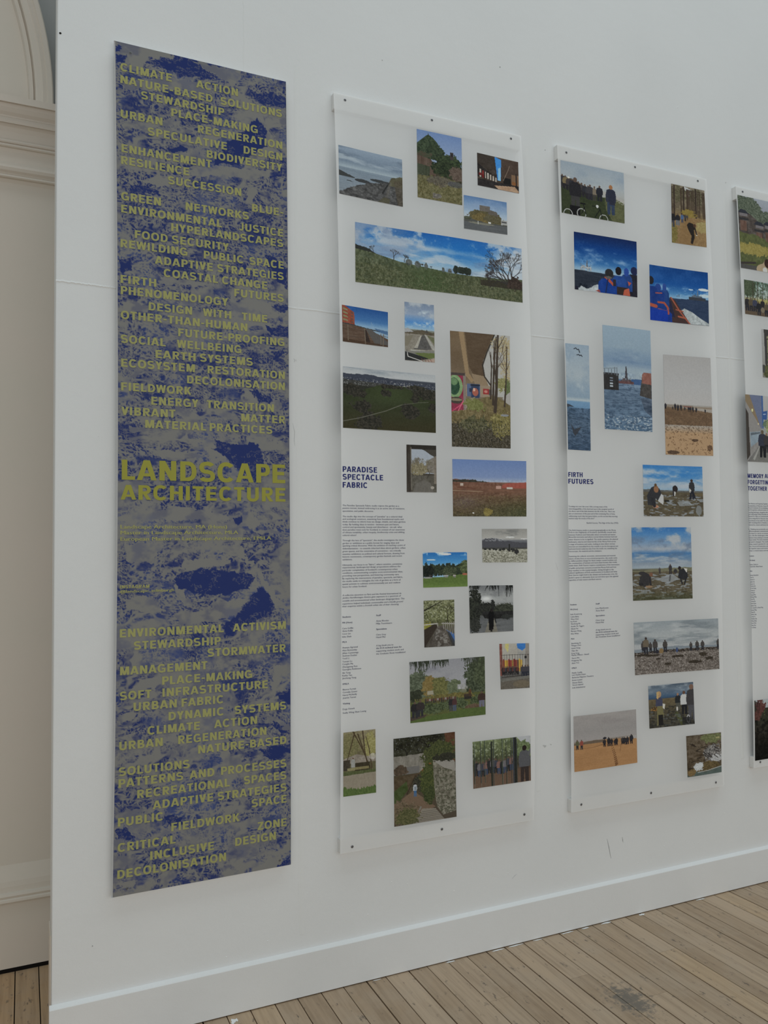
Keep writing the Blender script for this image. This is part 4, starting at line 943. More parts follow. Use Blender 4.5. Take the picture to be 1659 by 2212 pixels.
def p8(p):
    p.g((0, (108, 90, 68)), (.3, (98, 82, 64)), (.5, (120, 104, 84)), (.6, (104, 96, 80)), (1, (70, 66, 52)))
    p.tex(p.V < .42, 6, 2, 10); p.ov(p.poly((.14, 0), (.22, 0), (.3, .36), (.38, .42), (.34, .44), (.24, .38)), (134, 112, 84)); p.ov(p.poly((.24, 0), (.72, 0), (.56, .2), (.53, .3), (.6, .4), (.36, .36), (.3, .3)), (84, 68, 52)); p.tex(p.poly((.24, 0), (.72, 0), (.56, .2), (.5, .4), (.3, .3)), 10, 4, 20); p.ov(p.poly((.34, .36), (.6, .38), (.66, .48), (.4, .46)), (128, 110, 88))
    sky = p.poly((.74, 0), (1, 0), (1, .55), (.7, .55), (.6, .42), (.53, .32), (.54, .24), (.62, .15)); p.ov(sky, (150, 148, 144)); p.ov(p.ln([(.74, 0), (.6, .17), (.53, .28), (.56, .38), (.66, .45)], .012), (58, 52, 46))
    for cu, cv in ((.9, .08), (.98, .16), (.92, .28), (.8, .1), (.98, .35)): p.blob(cu, cv, .1, .06, (150, 132, 92), (150, 148, 138), 26, 1.0)
    p.blob(.88, .44, .14, .06, (104, 104, 60), (140, 134, 92), 26, .8); p.blob(.96, .48, .06, .08, (76, 92, 50), (110, 118, 74), 26, .6)
    p.ov(p.rect(0, .37, .23, .69), (128, 46, 66)); p.ov(p.ell(.06, .48, .13, .1), (112, 142, 92)); p.ov(p.ell(.05, .48, .09, .075), (44, 78, 56)); p.ov(p.ell(.05, .44, .06, .03), (90, 124, 80)); p.tex(p.rect(0, .37, .23, .6), 16, 18, 34); p.ov(p.ell(.08, .6, .1, .03), (66, 60, 54)); p.ov(p.ell(.08, .595, .1, .012), (120, 108, 88)); p.ov(p.ln([(0, .7), (.2, .62)], .01), (176, 66, 96)); p.ov(p.ln([(.1, .7), (.22, .58)], .008), (190, 90, 110)); p.ov(p.rect(.2, .37, .24, .7), (118, 108, 100)); p.ov(p.rect(0, .36, .23, .385), (70, 60, 58))
    p.ov(p.rect(.24, .46, .68, .56), (134, 118, 100)); p.ov(p.rect(.26, .45, .48, .56), (80, 92, 116)); p.ov(p.rect(.33, .45, .47, .57), (52, 62, 84)); p.ov(p.ell(.4, .52, .05, .035), (150, 84, 70)); p.ov(p.ell(.38, .5, .02, .015), (190, 150, 130)); p.ov(p.rect(.32, .455, .48, .465), (36, 40, 50)); p.ov(p.rect(.53, .485, .63, .535), (140, 48, 48)); p.ov(p.ell(.58, .51, .03, .012), (170, 110, 100)); p.ov(p.rect(.63, .49, .68, .54), (76, 72, 74)); p.ov(p.rect(.3, .49, .34, .52), (50, 54, 70))
    p.ov(p.poly((.86, .56), (1, .5), (1, .62), (.92, .6)), (146, 142, 138)); m = p.rough(.01, 20, (0, .7), (.24, .68), (.4, .58), (.7, .54), (.84, .57), (1, .63)); p.ov(m, (104, 92, 62)); p.ov(p.poly((.22, .6), (.4, .56), (.3, .62), (.24, .67)), (136, 126, 108))
    p.tex(m, 20, 30, 40, 3, (1, .9, .7)); p.blob(.4, .63, .18, .05, (96, 98, 48), (116, 118, 66), 20); p.ov(p.V > .8, (58, 54, 46), .75); p.blob(.4, .8, .25, .07, (70, 70, 46), (96, 92, 64), 16); p.blob(.85, .8, .2, .1, (96, 90, 52), (128, 118, 72), 18)
    p.tex(p.V > .66, 26, 60, 70); p.speck(p.V > .78, (124, 118, 110), .68, 70, 80, .7); p.speck(p.V > .76, (30, 30, 26), .62, 60, 70, .7); p.ov(p.ell(.9, .71, .07, .01), (120, 122, 126))
    for a, w in (([(.7, .62), (.72, .3), (.77, .02)], .02), ([(.735, .68), (.76, .5), (.78, .2), (.8, 0)], .03), ([(.66, .57), (.68, .3), (.67, .16)], .014), ([(.9, .63), (.93, .4), (.95, .1)], .016), ([(.7, .3), (.64, .14)], .006), ([(.95, .3), (1, .22)], .006), ([(.8, .12), (.92, .0)], .008), ([(.78, .3), (.9, .2)], .006), ([(.76, .44), (.72, .2), (.74, .05)], .012)): p.ov(p.ln(a, w, w*.5), (64, 54, 46))
    for k in range(14): p.ov(p.ln([(.66+.3*p.rg.random(), .35*p.rg.random()), (.66+.34*p.rg.random(), .3*p.rg.random())], .004), (80, 68, 58), .8)
def p9(p):
    p.g((0, (146, 150, 154)), (.12, (158, 160, 162)), (.14, (60, 64, 74)), (.3, (56, 58, 60)), (1, (46, 46, 34)))
    p.cloud(-.1, .12, (120, 128, 136), .5, 3, 12, .2); p.ov(p.rough(.015, 20, (0, .11), (.3, .1), (.6, .16), (1, .17)) , (58, 62, 74)); p.ov(p.under((0, .2), (1, .26)), (60, 60, 58)); p.tex(p.rect(0, .16, 1, .34), 16, 50, 40); p.speck(p.rect(0, .17, 1, .3), (150, 150, 150), .70, 70, 50, .8)
    m = p.rough(.015, 20, (0, .4), (.2, .36), (.36, .26), (.5, .25), (.66, .25), (.75, .3), (1, .45)); p.ov(p.under((0, .28), (1, .3)), (46, 46, 40)); p.ov(m, (50, 57, 33)); p.tex(m, 6, 4, 10)
    p.ov(np.exp(-((p.U-.5)/.28)**2 - ((p.V-.4)/.16)**2)*m, (60, 72, 39), .8); p.ov(np.clip((p.V-.55)/.4, 0, 1)*m, (56, 50, 32), .75)
    for u, v, a, b in ((.08, .36, .12, .09), (.16, .42, .08, .07), (.45, .26, .04, .04), (.46, .38, .05, .06), (.2, .62, .1, .11), (.72, .68, .1, .12), (.28, .87, .14, .15), (.77, .44, .05, .06), (.9, .34, .14, .1), (.97, .58, .05, .1), (.68, .58, .06, .05), (.56, .27, .08, .03), (.78, .25, .1, .04)): p.blob(u, v, a, b, (36, 36, 30), (62, 58, 50), 26, .7)
    p.ov(p.ln([(0, .89), (.2, .81), (.45, .68), (.62, .56)], .012), (104, 102, 92), .8); p.ov(p.ln([(.62, .56), (.8, .5), (.92, .48)], .008), (104, 102, 92), .7); p.speck(p.rect(.6, .2, .72, .24), (170, 168, 162), .58, 60, 40, .8)
def p10(p):
    p.g((0, (56, 52, 46)), (1, (70, 64, 54))); p.ov(p.rect(.16, .08, .95, .6), (140, 146, 156)); p.tex(p.V > .3, 10, 8, 12)
    p.ov(p.poly((.4, .06), (1, .06), (1, .26), (.8, .2), (.62, .12)), (66, 62, 56)); p.ov(p.poly((.66, .34), (1, .22), (1, .6), (.66, .58)), (112, 106, 98)); p.tex(p.rect(.66, .3, 1, .6), 22, 20, 24); p.blob(.4, .5, .34, .14, (104, 96, 72), (132, 124, 100), 16, .6)
    for i in range(6): p.tree(.3+.06*i, .56, .3, (96, 90, 76), i, 5, -.3+.12*i, .008, .5, .8)
    p.ov(p.V > .64, (82, 78, 70)); p.tex(p.V > .5, 20, 18, 24); p.ov(p.ln([(.68, .7), (.76, .6), (.7, .5)], .012), (56, 52, 46)); p.ov(p.poly((.3, .82), (.56, .74), (.8, .8), (.9, 1), (.2, 1)), (96, 92, 86)); p.tex(p.V > .74, 8, 24, 24); p.ov(p.ell(.86, .9, .06, .03), (140, 134, 126))
    p.ov(p.rect(0, 0, 1, .09), (46, 42, 38)); p.ov(p.rect(0, 0, .14, 1), (58, 52, 46)); p.tex(p.rect(0, 0, .15, 1), 14, 16, 4); p.ov(p.ln([(.15, .06), (.16, .95)], .015), (104, 98, 88)); p.ov(p.rect(.92, .24, 1, .82), (108, 100, 90)); p.tex(p.rect(.92, .24, 1, .9), 16, 14, 30)
def p11(p):
    p.g((0, (98, 116, 152)), (.3, (112, 126, 156)), (.39, (140, 148, 164)), (.4, (112, 78, 62)), (.55, (106, 76, 60)), (1, (74, 66, 48)))
    hz = p.rough(.014, 26, (0, .345), (.2, .36), (.4, .39), (.6, .41), (.66, .42), (1, .42)); p.ov(hz & (p.V < .45), (104, 72, 58)); p.ov(p.rough(.02, 30, (0, .35), (.3, .36), (.48, .4), (.49, 2)) & (p.V < .4), (58, 56, 48)); p.tex(p.rect(0, .35, 1, .5), 18, 40, 20)
    p.ov(p.poly((.66, .46), (.68, .43), (.74, .405), (1, .385), (1, .5), (.66, .5)), (142, 74, 62)); p.tex(p.rect(.68, .41, 1, .48), 10, 40, 1); p.ov(p.rect(.58, .46, .65, .51), (162, 128, 116)); p.ov(p.rect(.73, .48, .81, .51), (168, 162, 152)); p.ov(p.rect(.1, .42, .14, .46), (164, 148, 138)); p.ov(p.ln([(.06, .49), (.3, .51)], .016), (96, 60, 48)); p.ov(p.ln([(0, .55), (.4, .56)], .01), (140, 118, 96))
    m = p.V > .5; p.tex(m, 16, 14, 30, 4, (1, .8, .6)); p.ov(np.clip((p.V-.6)/.3, 0, 1)*np.clip(p.U*1.3-.2, 0, 1), (66, 72, 44), .7); p.ov(np.exp(-((p.U-.15)/.2)**2 - ((p.V-.75)/.1)**2), (96, 84, 82), .6); p.tex(p.V > .58, 20, 50, 50); p.speck(p.V > .62, (120, 112, 72), .68, 60, 50, .6); p.blob(.47, .93, .06, .07, (104, 92, 48), (130, 118, 66), 20); p.ov(p.ell(.27, .94, .012, .012), (190, 185, 180))
def p12(p):
    p.g((0, (132, 130, 126)), (.3, (150, 148, 144)), (.36, (96, 98, 104)), (.6, (70, 70, 74)), (.62, (142, 140, 126)), (1, (110, 110, 92)))
    p.cloud(-.1, .3, (112, 112, 110), .5, 3, 7, .2); p.ov(p.ell(.62, .25, .1, .02), (186, 186, 186)); p.ov(p.ell(.93, .3, .08, .015), (186, 186, 186)); p.ov(p.rough(.02, 12, (0, .32), (.2, .26), (.3, .28), (.5, .36), (1, .42)), (72, 72, 78)); p.speck(p.rect(0, .27, .5, .36), (150, 152, 158), .55, 30, 20, .7); p.ov(p.V > .56, (66, 66, 64)); p.ov(p.V > .6, (136, 134, 120)); p.tex(p.V > .6, 30, 14, 26); p.speck(p.V > .62, (176, 174, 164), .58, 30, 40, .7); p.speck(p.V > .66, (70, 70, 54), .6, 26, 30, .7)
    for k in range(14): u = p.rg.random(); p.blob(u, .6 + .03*p.rg.random(), .02+.015*p.rg.random(), .03, (36, 36, 36), (52, 52, 50), 30, .4)
    p.ov(p.rect(.58, .46, .615, .68), (44, 44, 44)); p.blob(.76, .68, .05, .07, (42, 42, 42), None, 30, .4); p.blob(.68, .64, .02, .06, (42, 42, 42), None, 30, .4)
def p13(p):
    p.g((0, (44, 98, 150)), (.3, (76, 128, 170)), (.4, (126, 156, 178))); p.cloud(-.2, .12, (190, 198, 204), .55, 5, 6, .1); p.ov(p.ell(.18, .21, .1, .02), (170, 186, 198)); p.ov(p.ell(.52, .05, .12, .03), (196, 202, 206)); p.ov(p.ell(.1, .38, .2, .03), (150, 172, 188), .6)
    for k in range(26): u = k/25; p.blob(u, .5 + .05*math.sin(k*2.1), .06, .14+.03*math.sin(k*3.7), (30, 38, 32), (60, 72, 48), 18, .5)
    p.blob(.95, .45, .13, .22, (50, 62, 36), (96, 108, 66), 16, .4); p.blob(.6, .55, .16, .13, (46, 56, 38), (86, 96, 66), 20, .6); p.blob(.1, .55, .16, .18, (22, 28, 26), (40, 46, 36), 16, .4)
    p.ov(p.rough(.01, 20, (0, .72), (.5, .7), (1, .62)), (84, 108, 44)); p.tex(p.V > .62, 12, 30, 30, 3, (1, 1, .4)); p.ov(np.clip((p.V-.85)/.15, 0, 1), (104, 132, 56), .6)
    for u in (.14, .16, .2, .47, .5, .52, .54, .68, .7, .72): p.man(u, .73, .09, (150, 146, 142) if u > .4 else (60, 60, 62))
    p.ov(p.ell(.94, .64, .06, .03), (150, 84, 66)); p.ov(p.ell(.1, .72, .1, .02), (130, 130, 128))
def p14(p):
    p.g((0, (112, 114, 116)), (.3, (140, 142, 142)), (.42, (126, 128, 128)), (.5, (60, 62, 58)), (.72, (88, 90, 92)), (1, (94, 96, 98))); p.cloud(-.1, .45, (92, 94, 98), .5, 3, 5, .2, .6); p.ov(np.exp(-((p.U-.38)/.12)**2 - ((p.V-.28)/.05)**2), (200, 202, 202), .8)
    p.blob(.1, .5, .17, .42, (26, 28, 26), (58, 62, 52), 16, .6); p.blob(.35, .5, .2, .13, (30, 32, 30), (54, 56, 50), 16, .5); p.blob(.8, .5, .3, .11, (38, 42, 34), (70, 74, 60), 16, .5); p.blob(.53, .42, .05, .12, (34, 36, 34), None, 26, .6)
    p.ov(p.rect(.3, .56, 1, .63), (40, 40, 40)); p.ov(p.poly((.3, .62), (1, .62), (1, .7), (.6, .72), (.34, .7)), (34, 34, 34)); p.tex(p.rect(.3, .55, 1, .72), 14, 40, 14); p.blob(.85, .68, .14, .06, (40, 42, 40), None, 30, .6); p.tex(p.V > .72, 8, 4, 40)
    p.ov(p.poly((.44, .7), (.56, .7), (.64, 1), (.34, 1)), (112, 108, 98)); p.tex(p.rect(.3, .7, .7, 1), 14, 2, 22); p.blob(.12, .85, .12, .16, (36, 38, 36), (60, 62, 56), 18, .5)
    p.ov(p.poly((.44, .96), (.42, .62), (.46, .54), (.52, .53), (.56, .6), (.54, .94)), (20, 20, 22)); p.ov(p.ell(.5, .53, .032, .04), (36, 32, 32)); p.ov(p.ln([(.55, .62), (.6, .8)], .02), (24, 24, 26)); p.ov(p.rect(.47, .92, .51, .99), (30, 28, 28))
    for cu in (.05, .1, .2, .24, .44, .5, .56, .64, .86, .92, .96):
        for k in range(5):
            u = cu + p.rg.uniform(-.04, .04); L = p.rg.uniform(.05, .26 if cu > .6 else .12); p.ov(p.ln([(u, -.01), (u + p.rg.uniform(-.07, .04), L)], .018, .006), (34, 36, 34))
def p15(p):
    p.g((0, (112, 114, 80)), (.4, (104, 108, 66)), (.6, (78, 74, 60)), (1, (72, 68, 60))); p.tex(p.V < .5, 34, 14, 20, 4, (1, 1, .8)); p.speck(p.V < .42, (170, 172, 150), .64, 24, 34, .7); p.speck(p.V < .5, (58, 62, 34), .58, 18, 26, .7); p.ov(p.ln([(0, .22), (.3, .12), (.6, .02)], .03, .012), (40, 38, 30)); p.tree(.75, .5, .5, (48, 44, 34), 4, 5, .1, .02, .5); p.blob(.1, .55, .14, .1, (116, 112, 40), (130, 126, 60), 14)
    p.ov(p.poly((0, .62), (.36, .5), (.44, .56), (.02, 1), (0, 1)), (54, 46, 40)); p.ov(p.ln([(0, .52), (.42, .5)], .02), (158, 154, 150)); p.ov(p.ln([(.44, .5), (.44, .6)], .02), (130, 126, 120)); p.ov(p.poly((.44, .56), (.66, .54), (.9, 1), (.08, 1)), (82, 76, 70)); p.tex(p.poly((.44, .56), (.66, .54), (.9, 1), (.08, 1)), 26, 10, 16); p.speck(p.poly((.4, .62), (.66, .6), (.86, 1), (.3, 1)), (150, 148, 144), .6, 10, 16, .6)
    for k in range(12): v = .62 + k*.034; p.ov(p.ln([(.4-.03*k, v), (.62+.024*k, v)], .006), (40, 36, 34), .6)
    p.ov(p.poly((.72, .64), (1, .74), (1, .96), (.94, .92)), (66, 94, 136)); p.ov(p.poly((.74, .66), (.84, .7), (1, .9), (1, 1), (.92, 1)), (52, 52, 54), .8); p.ov(p.ln([(.58, .5), (1, .52)], .02), (150, 146, 142))
    for k in range(6): p.ov(p.ln([(.62+k*.07, .48), (.64+k*.07, .62+.03*k)], .014), (128, 124, 118))
def p16(p):
    p.g((0, (150, 146, 138)), (.5, (140, 136, 130)), (.72, (90, 88, 86)), (1, (84, 80, 74))); p.ov(p.poly((.58, 0), (.88, 0), (.88, .1), (.76, .16), (.6, .1)), (58, 104, 158)); p.ov(p.rect(0, 0, .09, .7), (112, 66, 58)); p.tex(p.rect(0, 0, .09, .7), 18, 6, 40); p.ov(p.poly((.2, 0), (.32, 0), (.28, .2), (.18, .08)), (172, 164, 104)); p.ov(p.rect(.88, 0, 1, .6), (124, 118, 112)); p.ov(p.poly((.6, .1), (.76, .16), (.88, .1), (.88, .4), (.6, .4)), (138, 136, 132)); p.tex(p.V < .5, 8, 12, 20)
    p.ov(p.rect(.08, .36, .74, .62), (140, 96, 66))
    for k, c in enumerate(((120, 62, 54), (172, 136, 54), (166, 130, 50), (128, 52, 50), (130, 58, 52), (148, 120, 60), (112, 50, 48), (120, 56, 50), (90, 66, 60), (176, 144, 60), (172, 140, 58))): p.ov(p.rect(.1+k*.06, .36 if k % 3 else .34, .155+k*.06, .62), c)
    for k in range(11): p.ov(p.ln([(.06+k*.09, .24), (.06+k*.09, .72)], .006), (44, 42, 42))
    p.ov(p.ln([(.06, .25), (1, .25)], .01), (44, 42, 42)); p.ov(p.ln([(.06, .74), (1, .7)], .02), (60, 56, 52)); p.ov(p.rect(.84, .28, .92, .34), (40, 40, 40))
    for k in range(11): p.man(.1+.05*k, .7, .2, ((52, 46, 46), (84, 50, 46), (60, 58, 66))[k % 3], (40, 38, 40))
    for u in (.76, .86, .95): p.man(u, .74, .26, (62, 60, 66), (44, 46, 56))
    p.ov(p.under((0, .78), (1, .72)), (100, 98, 92)); p.ov(p.under((0, .84), (1, .78)), (90, 84, 76)); p.tex(p.V > .78, 16, 30, 36); p.ov(p.ell(.72, .9, .3, .08), (112, 100, 78), .5)
def p17(p):
    p.g((0, (126, 126, 132)), (.45, (138, 138, 142)), (.6, (90, 92, 60)), (.86, (70, 72, 46)), (1, (82, 100, 42))); p.cloud(-.1, .5, (112, 112, 122), .48, 3, 4, .25)
    p.blob(.1, .45, .16, .3, (62, 70, 52), (96, 106, 84), 18, .4); p.blob(.24, .42, .09, .16, (104, 88, 48), (124, 108, 66), 20, .5); p.blob(.4, .45, .12, .16, (78, 80, 42), (110, 108, 62), 20, .4); p.blob(.58, .46, .09, .12, (76, 86, 58), (102, 112, 82), 20, .5); p.ov(p.rect(.62, .44, .72, .52), (142, 142, 142)); p.tex(p.rect(.62, .44, .72, .52), 30, 40, 20); p.ov(p.rect(.22, .5, .3, .56), (150, 152, 152), .6); p.blob(.88, .36, .16, .3, (44, 52, 36), (80, 90, 66), 20, .5); p.blob(1, .2, .16, .3, (52, 60, 40), (82, 92, 64), 20, .5); p.blob(.05, .56, .1, .1, (42, 46, 34), None, 20)
    m = p.rough(.02, 24, (0, .66), (.3, .62), (.6, .58), (1, .6)); p.ov(m, (84, 90, 44)); p.tex(m, 14, 20, 20, 3, (1, 1, .5)); p.blob(.5, .64, .4, .06, (84, 78, 44), (112, 104, 56), 24, .6)
    for u, v, a, b in ((.1, .74, .1, .07), (.3, .8, .16, .09), (.5, .78, .14, .08), (.68, .78, .1, .07), (.6, .7, .12, .05), (.88, .72, .1, .08)): p.blob(u, v, a, b, (48, 58, 34), (88, 100, 66), 26, .6)
    p.blob(.84, .84, .12, .05, (82, 66, 52), (100, 84, 68), 26, .4); p.ov(p.under((0, .97), (.2, .92), (.5, .9), (.7, .86), (1, .86)), (76, 94, 42)); p.tex(p.under((0, .95), (1, .85)), 8, 40, 30, 3, (1, 1, .3)); p.ov(p.poly((.0, .9), (.22, .88), (.18, .93), (0, .97)), (70, 60, 52))
    for k in range(16): p.man(.2+.026*k, .71, .09, ((62, 54, 52), (90, 60, 52), (120, 112, 108), (84, 52, 52))[k % 4], (50, 48, 48))
    for k in range(5): p.man(.72+.02*k, .7, .1, (62, 52, 44), (48, 44, 42))
    p.man(.79, .66, .14, (86, 60, 40), (70, 52, 40))
    for u, c, l in ((.53, (44, 42, 44), (62, 62, 66)), (.58, (74, 50, 50), (70, 78, 96))): p.man(u, .88, .24, c, l)
    for u, v, c in ((.06, .93, (40, 38, 40)), (.13, .91, (52, 46, 46)), (.95, .86, (60, 46, 42))): p.man(u, v, .27, c, (46, 46, 50) if u < .5 else (96, 96, 110), wide=1.5)
    for cu in np.linspace(.02, .5, 22):
        for k in range(3): u = cu + p.rg.uniform(-.03, .03); L = p.rg.uniform(.04, .2 - .2*abs(cu-.12)); p.ov(p.ln([(u, 0), (u + p.rg.uniform(-.03, .03), max(.03, L))], .016, .006), (50, 56, 44))
    for k in range(30): u = p.rg.uniform(.68, 1); L = p.rg.uniform(.1, .4)*(u-.55)*2; p.ov(p.ln([(u, 0), (u + p.rg.uniform(-.03, .02), L)], .014, .006), (56, 62, 46))
def p18(p):
    p.g((0, (120, 112, 86)), (.3, (106, 100, 72)), (.48, (84, 78, 58)), (.64, (88, 88, 56)), (.7, (120, 112, 98)), (.86, (116, 108, 94)), (1, (82, 100, 50))); p.tex(p.V < .5, 26, 14, 24, 4, (1, 1, .7)); p.blob(.85, .25, .2, .2, (120, 116, 66), (142, 136, 92), 14, .7); p.blob(.2, .25, .3, .2, (92, 90, 56), (118, 112, 78), 14, .7); p.ov(p.poly((0, .42), (.4, .36), (1, .44), (1, .5), (0, .5)), (122, 114, 104)); p.tex(p.rect(0, .36, 1, .5), 16, 14, 18)
    for a in ([(.3, 0), (.55, .25), (.86, .62)], [(.45, .05), (.62, .3), (.8, .6)], [(.35, .02), (.2, .3), (.06, .55)], [(.6, 0), (.66, .3), (.72, .5)], [(.88, .6), (.8, .3), (.7, .1)]): p.ov(p.ln(a, .02, .01), (70, 58, 42))
    p.ov(p.rect(0, .44, .2, .6), (60, 54, 44)); p.ov(p.rect(.35, .5, .8, .62), (56, 50, 36)); p.ov(p.rect(.3, .56, .78, .6), (112, 104, 70)); p.ov(p.ell(.9, .42, .1, .05), (160, 156, 150), .7)
    p.man(.3, .58, .17, (132, 132, 128), (120, 116, 88), (84, 52, 40), 1.1, True); p.ov(p.rect(.12, .57, .36, .61), (122, 116, 84)); p.ov(p.V > .62, (76, 84, 46)); p.tex(p.rect(0, .6, 1, .68), 14, 40, 30); p.ov(p.under((0, .68), (1, .665)), (124, 116, 102)); p.tex(p.V > .68, 6, 20, 20); m = p.rough(.03, 40, (0, .86), (.4, .9), (1, .88)); p.ov(m, (76, 98, 44)); p.tex(m, 20, 50, 30, 3, (1, 1, .5)); p.tex(p.V < .6, 12, 40, 50)
def p19(p):
    p.g((0, (44, 44, 32)), (.25, (52, 52, 38)), (.5, (74, 64, 48)), (1, (72, 64, 54))); p.tex(p.V < .26, 22, 20, 24); p.speck(p.V < .18, (112, 116, 120), .74, 40, 50, .7); p.tree(.55, .2, .24, (28, 26, 22), 5, 6, 0, .02, .6); p.tree(.2, .24, .2, (28, 26, 22), 8, 6, .1, .015, .6); p.ov(p.poly((.82, 0), (1, 0), (1, .35), (.88, .34)), (84, 56, 40)); p.tex(p.rect(.8, 0, 1, .35), 14, 20, 30)
    p.ov(p.rough(.006, 20, (0, .21), (.5, .2), (.6, .24)) & (p.V < .42) & (p.U < .5), (112, 108, 100)); p.tex(p.rect(0, .2, .5, .42), 18, 30, 24); p.ov(p.rect(.14, .34, .4, .42), (96, 94, 92)); p.blob(.08, .38, .12, .06, (62, 52, 42)); p.blob(.75, .22, .3, .14, (48, 56, 30), (82, 86, 44), 24, .6); p.ov(p.poly((.4, .42), (.66, .26), (.64, .34), (.46, .44)), (104, 70, 38)); p.tex(p.rect(.4, .24, .7, .44), 12, 30, 30)
    p.ov(p.poly((0, .44), (.46, .42), (.3, .52), (.18, .62), (0, .64)), (74, 62, 46)); p.ov(p.poly((0, .6), (.2, .5), (.22, .6), (.06, .74), (0, .78)), (62, 76, 36)); p.tex(p.rect(0, .44, .4, .8), 14, 26, 30); p.ov(p.poly((.12, .7), (.3, .62), (.5, .74), (.66, .84), (.4, .9), (.1, .9)), (102, 84, 68)); p.blob(.42, .54, .14, .1, (40, 42, 32), (70, 66, 54), 24, .5); p.blob(.56, .5, .14, .2, (46, 58, 28), (84, 88, 42), 26, .6); p.blob(.56, .7, .1, .1, (44, 54, 28), (70, 78, 40), 26, .5); p.ov(p.ln([(.2, .65), (.34, .45)], .008), (50, 40, 32))
    p.ov(p.poly((.62, .3), (1, .36), (1, .92), (.78, .95), (.68, .84), (.64, .6)), (104, 100, 88)); p.tex(p.poly((.62, .3), (1, .36), (1, .92), (.78, .95), (.68, .84), (.64, .6)), 40, 30, 30); p.speck(p.poly((.64, .38), (1, .44), (1, .92), (.78, .95), (.68, .84)), (60, 62, 44), .58, 26, 34, .7); p.ov(p.poly((.62, .3), (.98, .33), (1, .46), (.8, .4)), (126, 122, 116)); p.blob(.84, .28, .2, .05, (40, 40, 32), None, 26)
    p.ov(p.poly((.44, .84), (.66, .86), (.8, 1), (.3, 1)), (116, 110, 100))
    for k in range(7): v = .88 + .02*k; p.ov(p.ln([(.44-.02*k, v), (.7+.015*k, v)], .004), (72, 66, 60))
    p.ov(p.ln([(.42, .82), (.3, 1)], .02), (110, 106, 98)); p.blob(.12, .86, .24, .14, (70, 62, 46), (112, 96, 78), 26, .7); p.blob(.2, .92, .2, .1, (62, 66, 36), (96, 92, 60), 26, .6); p.ov(p.rect(0, .74, .1, .8), (104, 86, 70), .6)
    p.man(.33, .69, .16, (150, 154, 160), (62, 90, 120), (40, 34, 30), .85); p.ov(p.rect(.315, .575, .35, .615), (108, 116, 124))
def p20(p):
    p.g((0, (100, 112, 72)), (.3, (76, 84, 52)), (.6, (62, 58, 46)), (.72, (92, 72, 58)), (1, (96, 76, 62))); p.tex(p.V < .6, 34, 20, 16, 4, (1, 1, .6)); p.speck(p.V < .4, (150, 160, 130), .66, 20, 16, .7); p.ov(p.poly((.76, 0), (1, 0), (1, .3), (.84, .12)), (150, 152, 156)); p.blob(.9, .28, .14, .18, (76, 92, 54), (112, 126, 84), 18, .5)
    for k in range(13): p.man(.06+.055*k, .74+.03*math.sin(k), .32, ((44, 44, 46), (96, 92, 96), (58, 60, 70), (112, 84, 78))[k % 4], (58, 66, 84) if k % 2 else (40, 40, 42))
    for k, u in enumerate((.02, .13, .2, .32, .35, .5, .57, .66, .72, .745)): p.ov(p.ln([(u, -.1 if k % 3 else .05), (u+.005, 1.1 if u > .3 else .9)], .035 if u in (.32, .72, .745) else .014), ((38, 42, 34), (46, 48, 46), (52, 62, 50))[k % 3]); p.ov(p.ln([(u+.012, 0), (u+.014, 1)], .006), (112, 124, 120), .5)
    p.ov(p.rect(.69, 0, .75, 1), (36, 36, 36), .8); p.ov(p.ln([(.7, 0), (.7, 1)], .012), (70, 74, 84)); p.man(.89, 1.0, .8, (78, 78, 82), (52, 44, 42), (40, 32, 30), .95); p.ov(p.ln([(.97, .4), (1, .3)], .05), (84, 84, 88))

